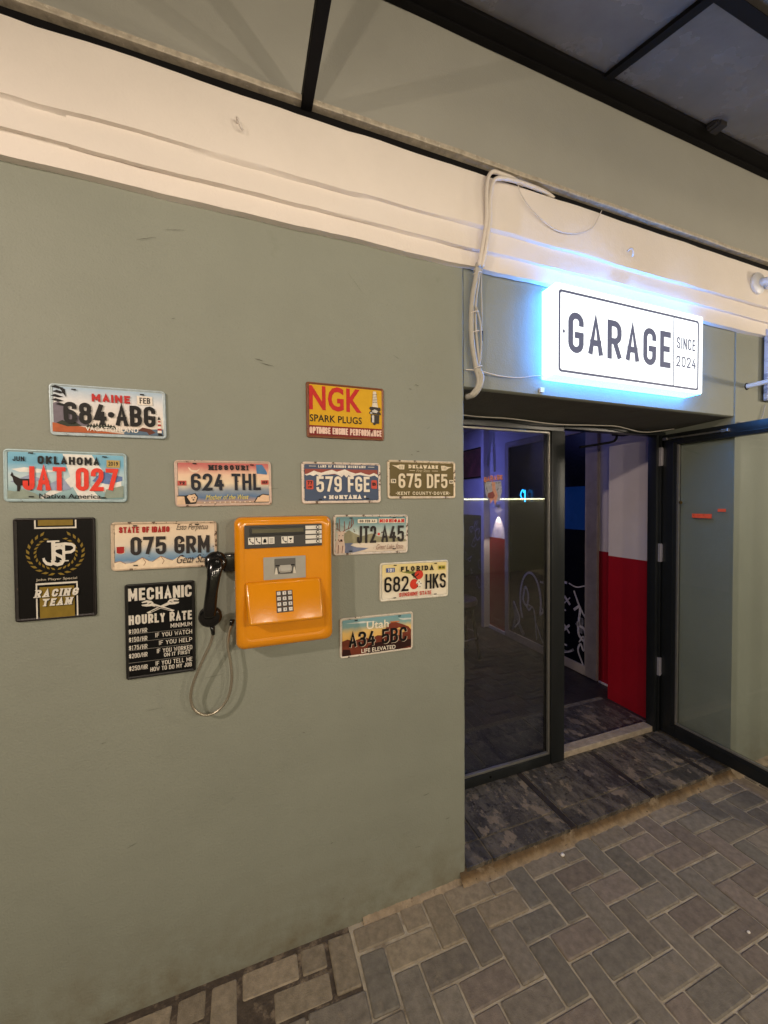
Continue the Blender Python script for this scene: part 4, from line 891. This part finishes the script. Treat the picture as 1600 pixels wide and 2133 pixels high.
# hood that carries the keypad: slopes out towards its lower edge
b = bmesh.new(); P_ = [(-.132, -.085, .012), (.118, -.085, .012), (.118, -.098, .012), (-.132, -.098, .012), (-.124, -.085, -.125), (.116, -.085, -.125), (.116, -.154, -.118), (-.122, -.154, -.118)]
v = [b.verts.new(p) for p in P_]
for f_ in ((3, 2, 1, 0), (4, 5, 6, 7), (0, 1, 5, 4), (7, 6, 2, 3), (0, 4, 7, 3), (1, 2, 6, 5)): b.faces.new([v[i] for i in f_])
bmesh.ops.recalc_face_normals(b, faces=b.faces); bmesh.ops.bevel(b, geom=b.edges[:], offset=.011, segments=4, affect='EDGES', profile=.5)
g = MB(); g.merge(b); g.build('keypad_hood', om, ph, True, 60)
# keys
n_ = Vector((0, -.130, .056)).normalized(); upv = Vector((0, .056, .130)).normalized()
kc = Vector((-.0085, -.1262, -.0535))
key_m = mat('key_cap', (.66, .62, .56), .4, var=.06, vs=40); kd = mat('key_well', (.02, .018, .018), .5)
digit = '123456789*0+'
for r in range(4):
    for cidx in range(3):
        c = kc + Vector(((cidx - 1) * .0178, 0, 0)) + upv * ((1.5 - r) * .0178)
        def quad(b, h, d): b.loft([[c + Vector((sx * h_, 0, 0)) + upv * (sz * h_) + n_ * dd for sx, sz in ((-1, -1), (1, -1), (1, 1), (-1, 1))] for h_, dd in ((h, -.004), (h, d * .7), (h * .86, d))])
        g = MB(); quad(g, .0087, .0012); w_ = g.build('key_well', kd, ph)
        g = MB(); quad(g, .0058, .0042); k_ = g.build('key', key_m, ph)
        b = MB()
        for p, s in strokes(digit[r * 3 + cidx], -.0018, .0018, -.0028, .0028, .0009):
            b.face([c + Vector((a[0], 0, 0)) + upv * a[1] + n_ * (.0046 + s * .0001) for a in p])
        b.build('digit', black_m, k_)
# display strip
PX0, PX1, PZ0, PZ1 = -.130, .123, .122, .198
Y = -.0985
g = MB(); g.box(PX0, PX1, Y, -.090, PZ0, PZ1, .0015); disp = g.build('display_panel', mat('display_plastic', (.035, .033, .031), .4, var=.1, vs=30), ph)
g = MB(); g.loft([[(p[0], yy, p[1]) for p in rrect(a0, a1, c0, c1, .002, 2)] for a0, a1, c0, c1, yy in ((PX0 + .016, .068, PZ0 + .040, PZ0 + .070, Y + .0005), (PX0 + .018, .066, PZ0 + .042, PZ0 + .068, Y - .002), (PX0 + .022, .062, PZ0 + .048, PZ0 + .064, Y - .0022), (PX0 + .024, .060, PZ0 + .050, PZ0 + .063, Y - .0008))], True, False)
g.build('screen_bezel', mat('bezel', (.02, .02, .02), .3), ph)
g = MB(); g.box(PX0 + .024, .060, Y - .0012, Y - .0004, PZ0 + .050, PZ0 + .063); g.build('screen', mat('lcd', (.105, .10, .065), .15, var=.1, vs=20), disp)
whl = mat('white_label', (.68, .65, .58), .5)
g = MB()
for k in range(4): g.box(.0665, .122, Y - .0012, Y - .0003, PZ0 + .009 + .0163 * k, PZ0 + .021 + .0163 * k)
g.build('number_label', whl, disp)
for k in range(4):
    g = MB(); g.lathe([(0, .0056), (.003, .0056), (.0035, .0048)], (.108, Y - .0013, PZ0 + .0155 + .0163 * k), (0, -1, 0), 14); g.build('round_button', black_m, ph, True, 40)
    g = MB(); g.lathe([(0, .0036), (.0012, .0036)], (.108, Y - .0049, PZ0 + .0155 + .0163 * k), (0, -1, 0), 12); g.build('button_face', whl, ph)
g = MB(); ic = []
for k, x in enumerate((-.109, -.088, -.0665, -.0455, -.004, .0165)):
    g.box(x - .0095, x + .0095, Y - .0012, Y - .0003, PZ0 + .013, PZ0 + .036)
    zc = PZ0 + .0245
    if k in (0, 1, 4): ic += [qd for qd, _ in line2([(x - .005, zc + .007), (x - .0035, zc), (x, zc - .004), (x + .005, zc - .007)], .0022)] + [circ(x - .0045, zc + .0065, .0028, n=8), circ(x + .005, zc - .0065, .0028, n=8)]
    elif k == 2: ic += [[(x - .005, zc - .007), (x + .005, zc - .007), (x + .005, zc + .001), (x - .005, zc + .001)], circ(x, zc + .003, .0035, n=10)]
    elif k == 3: ic += [[(x - .006, zc - .007 + j * .004), (x + .006, zc - .007 + j * .004), (x + .006, zc - .0058 + j * .004), (x - .006, zc - .0058 + j * .004)] for j in range(4)]
    else: ic += [[(x - .006, zc + .006), (x + .006, zc + .006), (x + .001, zc - .001), (x - .001, zc - .001)], circ(x, zc - .006, .0018, n=8)]
g.build('icon_label', whl, disp); flat('icon', black_m, ic, Y - .0016, disp)
# card reader
g = MB(); g.loft([rr3(-.072, .066, .015, .090, .002, yy, 2) for yy in (-.090, -.0965)], True, True); 
cr_ = g.build('card_reader', mat('card_grey', (.33, .32, .28), .45, var=.06, vs=30), ph)
g = MB(); g.box(-.037, .032, -.0975, -.0966, .032, .084); g.build('slot_recess', mat('recess', (.10, .095, .085), .6), cr_)
g = MB(); g.box(-.034, .029, -.0992, -.0977, .060, .0625); g.build('card_slot', black_m, cr_)
b = bmesh.new(); v = [b.verts.new(p) for p in ((-.024, -.0967, .064), (.020, -.0967, .064), (.020, -.104, .060), (-.024, -.104, .060), (-.024, -.0967, .036), (.020, -.0967, .036), (.018, -.112, .040), (-.022, -.112, .040))]
for f_ in ((0, 1, 2, 3), (4, 7, 6, 5), (0, 4, 5, 1), (3, 2, 6, 7), (0, 3, 7, 4), (1, 5, 6, 2)): b.faces.new([v[i] for i in f_])
bmesh.ops.recalc_face_normals(b, faces=b.faces); bmesh.ops.bevel(b, geom=b.edges[:], offset=.004, segments=3, affect='EDGES')
g = MB(); g.merge(b); g.build('card_lip', mat('lip_grey', (.40, .385, .34), .35), cr_, True, 50)
g = MB(); g.face([(-.037, -.098, .032), (-.026, -.098, .032), (-.030, -.098, .054), (-.033, -.098, .054)]); g.face([(.022, -.098, .032), (.033, -.098, .032), (.029, -.098, .054), (.026, -.098, .054)]); g.build('slot_cheek', mat('cheek', (.62, .58, .50), .5), cr_)
# cradle and lock on the left side
g = MB(); g.box(-.198, -.157, -.066, -.020, .045, .105, .008); g.box(-.215, -.19, -.060, -.026, .060, .10, .007); g.build('cradle', blackg_m, ph, True, 40)
g = MB(); g.lathe([(0, .008), (.004, .008), (.006, .006)], (-.1575, -.045, -.015), (-1, 0, 0), 14); g.build('lock', steel_m, ph, True, 40)

hs = thing('phone_handset', 'black telephone handset with a steel cord hanging on the payphone cradle', 'handset', (-.095, -.055, 1.37))
def section(z, x, y, rx, ry, n=18): return [(x + rx * math.cos(math.tau * k / n), y + ry * math.sin(math.tau * k / n), z) for k in range(n)]
g = MB()
g.loft([section(z, x, y, rx, ry) for z, x, y, rx, ry in ((-.092, -.010, -.016, .017, .010), (-.08, -.009, -.022, .020, .015), (-.05, -.006, -.030, .0195, .014), (0, 0, -.034, .0185, .013), (.04, .006, -.032, .020, .0135), (.07, .010, -.027, .024, .015), (.095, .011, -.018, .023, .013), (.108, .010, -.008, .016, .009))])
g.build('handle', blackg_m, hs, True)
def puck(c, r, ax, nm): 
    g = MB(); g.lathe([(-.016, r * .62), (-.012, r * .86), (-.004, r * .99), (.004, r), (.012, r * .93), (.017, r * .74), (.019, r * .3), (.0192, 0)], c, ax, 26); return g.build(nm, blackg_m, hs, True)
puck((.012, -.004, .088), .0345, (0, -1, .25), 'earpiece')
puck((-.008, -.006, -.088), .036, (0, -1, -.22), 'mouthpiece')
g = MB(); g.tube([(.008, -.040, .040), (.022, -.036, .0405), (.026, -.030, .041)], .0012, 6); g.tube([(-.004, -.040, .039), (.010, -.0415, .040), (.020, -.037, .041)], .0011, 6); g.build('clip', bead_m, hs, True)
g = MB(); g.tube([(-.003, -.008, -.12), (0, -.006, -.15)], [.008, .0055], 12); g.tube([(.058, .01, -.112), (.053, .012, -.13)], [.008, .0055], 10); g.build('cord_sleeve', blackg_m, hs, True)
cp = [(-.096, -.062, 1.225), (-.104, -.055, 1.192), (-.124, -.05, 1.148), (-.145, -.045, 1.10), (-.163, -.04, 1.05), (-.168, -.036, 1.008), (-.156, -.034, .968), (-.124, -.034, .946), (-.087, -.034, .954), (-.056, -.035, .992), (-.043, -.037, 1.047), (-.044, -.04, 1.104), (-.052, -.042, 1.165), (-.050, -.042, 1.21), (-.040, -.043, 1.245)]
pts = spline(cp, 26); g = MB()
pp = [(p - Vector((-.095, -.055, 1.37))) for p in pts]
g.tube(pp, [.0042 + (.00045 if i % 2 else 0) for i in range(len(pp))], 10); g.build('armoured_cord', mat('cord_steel', (.42, .38, .30), .36, metal=.8, var=.15, vs=200), hs, True)

# ------------------------------------------------------------------ cables, hooks, camera, pipe
cb = thing('cable_bundle', 'bundle of painted cables running down the corner beside the lit sign', 'cable', (.95, -.02, 2.5))
def cbl(name, pts, r, m, par=cb, n=8):
    loc = par.location if par is not None else Vector((0, 0, 0)); g = MB(); g.tube([Vector(p) - loc for p in spline(pts, 8)], r, n); return g.build(name, m, par, True)
white_c = mat('white_cable', (.66, .60, .54), .5, var=.06, vs=40)
cbl('cable', [(1.36, -.03, 3.004), (1.27, -.052, 3.002), (1.17, -.070, 2.990), (1.06, -.075, 2.982), (.995, -.075, 2.965), (.974, -.074, 2.92), (.970, -.07, 2.86), (.972, -.066, 2.80), (.962, -.058, 2.70), (.950, -.045, 2.62)], .0085, white_c)
cbl('cable', [(1.18, -.03, 3.006), (1.10, -.060, 3.004), (1.03, -.068, 3.0), (.984, -.07, 2.995), (.962, -.07, 2.965), (.955, -.07, 2.92), (.956, -.068, 2.86), (.958, -.064, 2.80), (.945, -.056, 2.70), (.935, -.045, 2.62)], .008, white_c)
cbl('cable', [(.94, -.03, 2.64), (.934, -.022, 2.58), (.920, -.018, 2.50), (.914, -.018, 2.40), (.918, -.018, 2.32), (.932, -.018, 2.24), (.944, -.018, 2.19)], .011, cable_m)
cbl('cable', [(.952, -.03, 2.64), (.948, -.020, 2.57), (.938, -.018, 2.50), (.934, -.018, 2.42), (.94, -.018, 2.34), (.95, -.016, 2.26), (.952, -.016, 2.19)], .0062, cable_m)
cbl('cable', [(.958, -.03, 2.63), (.966, -.015, 2.56), (.970, -.012, 2.46), (.968, -.012, 2.36), (.966, -.012, 2.26), (.945, -.014, 2.20)], .0034, cable_m)
cbl('cable', [(.930, -.03, 2.46), (.950, -.03, 2.40), (.962, -.02, 2.32), (.955, -.02, 2.25), (.940, -.02, 2.20)], .0042, cable_m)
cbl('cable', [(.946, -.018, 2.21), (.962, -.02, 2.175), (.955, -.016, 2.135), (.935, -.004, 2.105), (.92, .03, 2.10)], .013, cable_m)
cbl('cable', [(.935, -.02, 2.20), (.945, -.022, 2.165), (.94, -.018, 2.13), (.92, .0, 2.10)], .008, cable_m)
for z, x, wd in ((2.622, .946, .02), (2.605, .944, .019), (2.44, .927, .019), (2.36, .932, .018), (2.215, .945, .017)):
    g = MB(); g.tube([(x - .95 + wd * math.cos(t * math.tau / 16), -.001 + .013 * math.sin(t * math.tau / 16), z - 2.5 + .006 * math.cos(t * math.tau / 16)) for t in range(17)], .002, 6); g.build('cable_tie', white_c, cb, True)
g = MB(); g.tube([(.018, .004, -.13), (.016, .002, -.17)], .0055, 8); g.build('connector', black_m, cb, True)
def wire(label, pts, r=.002, m=white_c, name='wire'):
    g = MB(); g.tube(spline(pts, 8), r, 6); return tag(g.build(name, m, smooth=True), label, 'wire')
wire('thin pale wire sagging across the cornice right of the cable bundle', [(1.105, -.072, 3.0), (1.125, -.072, 2.942), (1.20, -.068, 2.887), (1.305, -.066, 2.846), (1.38, -.066, 2.843), (1.45, -.066, 2.858), (1.53, -.068, 2.90), (1.585, -.07, 2.99)])
wire('thin white wire running from the cable bundle to the lit sign', [(.895, -.006, 2.204), (.925, -.012, 2.204), (.965, -.02, 2.20), (1.06, -.01, 2.194), (1.163, -.008, 2.197), (1.25, -.009, 2.213), (1.30, -.012, 2.218)], .0024)
wire('grey wire drooping along the soffit above the glass', [(.90, .33, 2.112), (1.15, .34, 2.10), (1.4, .345, 2.104), (1.7, .34, 2.092), (2.0, .345, 2.104), (2.2, .34, 2.108), (2.45, .35, 2.088), (2.66, .30, 2.112)], .0035, cable_m)
g = MB(); g.box(1.29, 1.312, -.006, .0045, 2.146, 2.168, .001); tag(g.build('wire_clip', white_m), 'small white clip on the lintel below the lit sign', 'clip')
for (x, z, lb, s) in ((.011, 2.877, 'bent white hook screwed into the cornice above the spark plug sign', 1), (1.779, 2.842, 'small bent hook in the cornice above the lit sign', 1.1)):
    g = MB(); g.tube(spline([(x - .004, -.054, z + .012), (x - .007, -.068, z + .016), (x - .003, -.078, z + .004), (x + .004, -.074, z - .012), (x + .01, -.066, z - .016)], 6), .0032 * s, 8); tag(g.build('wall_hook', white_c, smooth=True), lb, 'hook')
# steel bar sticking out of the wall
rb = thing('support_bar', 'black steel bar projecting from the upper wall towards the canopy', 'bar', (.232, 0, 3.03))
g = MB(); g.box(-.019, .019, -1.15, -.004, -.019, .022, .003); g.build('bar', black_m, rb)
for x, z in ((-.061, .05), (.047, .052)):
    g = MB(); g.lathe([(0, .011), (.002, .011), (.002, .0075), (.008, .0075), (.009, .004), (.014, .004)], (x, -.004, z), (0, -1, 0), 6); g.build('bolt', mat('painted_bolt', (.20, .18, .14), .5, metal=.3), rb)
g = MB(); g.box(-.085, .075, -.0065, -.0035, .012, .07, .001); g.build('fixing_plate', up_m, rb)
# CCTV camera
cc = thing('security_camera', 'white bullet security camera on the cornice at the right edge', 'camera', (2.80, -.054, 2.885))
g = MB(); g.lathe([(0, .06), (.012, .06), (.016, .056), (.022, .03)], (0, 0, 0), (0, -1, 0), 26); g.build('base', white_m, cc, True, 40)
g = MB(); g.tube([(0, -.015, 0), (.012, -.045, -.004), (.03, -.07, -.006)], .022, 14); g.build('bracket', white_m, cc, True)
ax = Vector((-.35, -1, -.18)).normalized()
g = MB(); g.lathe([(-.03, .0), (-.028, .03), (.0, .036), (.05, .036), (.052, .030), (.048, .029)], (.045, -.05, -.005), ax, 26); g.build('body', white_m, cc, True, 40)
g = MB(); g.lathe([(.047, .0305), (.049, .0305), (.0495, 0)], (.045, -.05, -.005), ax, 24); g.build('front_glass', mat('lens_front', (.55, .55, .54), .2), cc)
for dx, dz in ((-.012, .010), (.012, .010), (-.012, -.012)):
    g = MB(); g.lathe([(0, .0085), (.0015, .0085)], Vector((.045, -.05, -.005)) + ax * .0503 + Vector((dx, 0, dz)), ax, 14); g.build('lens', blackg_m, cc)
# overflow pipe
pp_ = thing('overflow_pipe', 'white plastic pipe poking out of a hole right of the lit sign', 'pipe', (2.825, 0, 2.318))
g = MB(); g.tube([(0, .0, 0), (0, -.35, .0)], .0135, 16, False); g.tube([(0, -.35, 0), (0, 0, 0)], .0115, 16, False); g.build('tube', white_m, pp_, True)
g = MB(); g.lathe([(0, .021), (.0035, .0205), (.0036, .0)], (0, 0, 0), (0, -1, 0), 18); g.build('hole', black_m, pp_)
# pale notice board
nb = thing('notice_board', 'pale blue streaked board edge beside the cornice end', 'board', (3.215, -.034, 2.44))
g = MB(); g.box(-.25, .25, 0, .02, -.20, .225, .003); g.build('board', mat('pale_board', (.5, .55, .68), .5, var=.12, vs=5, spots=[(5, .52, .06, (.25, .30, .45), (1, 1, 3)), (9, .6, .05, (.62, .66, .75))]), nb)
for x, z in ((-.22, .18), (-.22, -.16)):
    g = MB(); g.tube([(x, .02, z), (x, .034, z)], .006, 8); g.build('spacer', steel_m, nb)
wire('thin cable looping under the pale board at the right edge', [(2.99, -.012, 2.22), (2.97, -.012, 2.16), (2.93, -.012, 2.11), (2.88, -.01, 2.10), (2.80, -.008, 2.105), (2.74, -.01, 2.10)], .003, cable_m)

# ------------------------------------------------------------------ canopy
cn = thing('glass_canopy', 'dark framed canopy of smoked panels sloping out from the wall', 'canopy')
sl = (3.43 - 3.584) / (-.498 + .043)      # rise per metre towards the wall
def cz(y): return 3.590 + sl * (y + .043)
pm = mat('smoked_panel', (.15, .14, .135), .25, var=.25, vs=3, bump=.15, bs=14, bdist=.01, rvar=.1, spots=[(3, .62, .2, (.19, .165, .17))])
g = MB(); g.box(-4, 6, -.085, -.004, 3.575, 3.64, .004); g.build('wall_beam', black_m, cn)
g = MB(); g.box(-4, 6, -.03, -.003, 3.565, 3.5745, .002); g.build('seal', black_m, cn)
def slope_box(b, x0, x1, y0, y1, dz0, dz1):
    v = [(x, y, cz(y) + d) for x in (x0, x1) for y in (y0, y1) for d in (dz0, dz1)]
    V = [b.bm.verts.new(p) for p in v]
    for f_ in ((0, 1, 3, 2), (4, 6, 7, 5), (0, 4, 5, 1), (2, 3, 7, 6), (0, 2, 6, 4), (1, 5, 7, 3)): b.bm.faces.new([V[i] for i in f_])
ys = [-.525, -1.15, -1.8]
for x in (-2.6, -1.2, .2, 1.6, 3.0, 4.4):
    g = MB(); slope_box(g, x - .02, x + .02, -1.83, -.086, -.005, .04); g.build('rafter', black_m, cn)
for i, y in enumerate(ys):
    g = MB(); slope_box(g, -4, 6, y - .025, y + .025, -.010, -.0055); g.build('purlin', black_m, cn)
yy = [-.086] + ys
for a, b_ in zip(yy, yy[1:]):
    for x in (-2.6, -1.2, .2, 1.6, 3.0):
        g = MB(); slope_box(g, x + .021, x + 1.379, b_ + .001, a - .001, .012, .018); g.build('panel', pm, cn)
g = MB(); 
for k in range(7): g.box(2.30 + random.uniform(-.03, .03), 2.34 + random.uniform(-.0, .03), -.12 - random.uniform(0, .03), -.09, 3.555 + random.uniform(-.01, .01), 3.57 + random.uniform(0, .02), .004)
g.build('clip', mat('rusty_bracket', (.010, .007, .006), .8, var=.4, vs=60), cn)

# ------------------------------------------------------------------ the far side of the passage (seen only as reflection)
op = thing('opposite_building', 'dark building across the passage with a lit strip along its counter', 'building', (3, -5.2, 0))
g = MB(); g.box(-7, 9, -.3, 0, 1.72, 3.4); g.build('upper_facade', mat('unlit_facade', (.02, .018, .018), .8, var=.3, vs=4), op)  # night shade above the strip is put into this dark colour
g = MB(); g.box(-7, 9, -.3, 0, 0, 1.719); g.build('lower_wall', mat('opposite_paint', (.33, .33, .23), .7, var=.06, vs=3), op)
g = MB(); g.box(-7, 9, .001, .02, 1.69, 1.715); g.build('light_strip', mat('warm_led_strip', (.9, .9, .8), emit=(1, .95, .60), estr=14), op)
# little bits of litter at the step
for (x, y, s, lb) in ((1.37, -.062, .009, 'white pebble at the foot of the step'), (1.78, -.56, .006, 'tiny white chip lying on the pavers to the right')):
    b = bmesh.new(); bmesh.ops.create_icosphere(b, subdivisions=2, radius=s)
    for v in b.verts: v.co = Vector((v.co.x * 1.2, v.co.y * .9, v.co.z * .6)) * random.uniform(.85, 1.1) + Vector((x, y, s * .5))
    g = MB(); g.merge(b); tag(g.build('pebble', mat('white_stone', (.7, .66, .6), .7), smooth=True), lb, 'pebble')
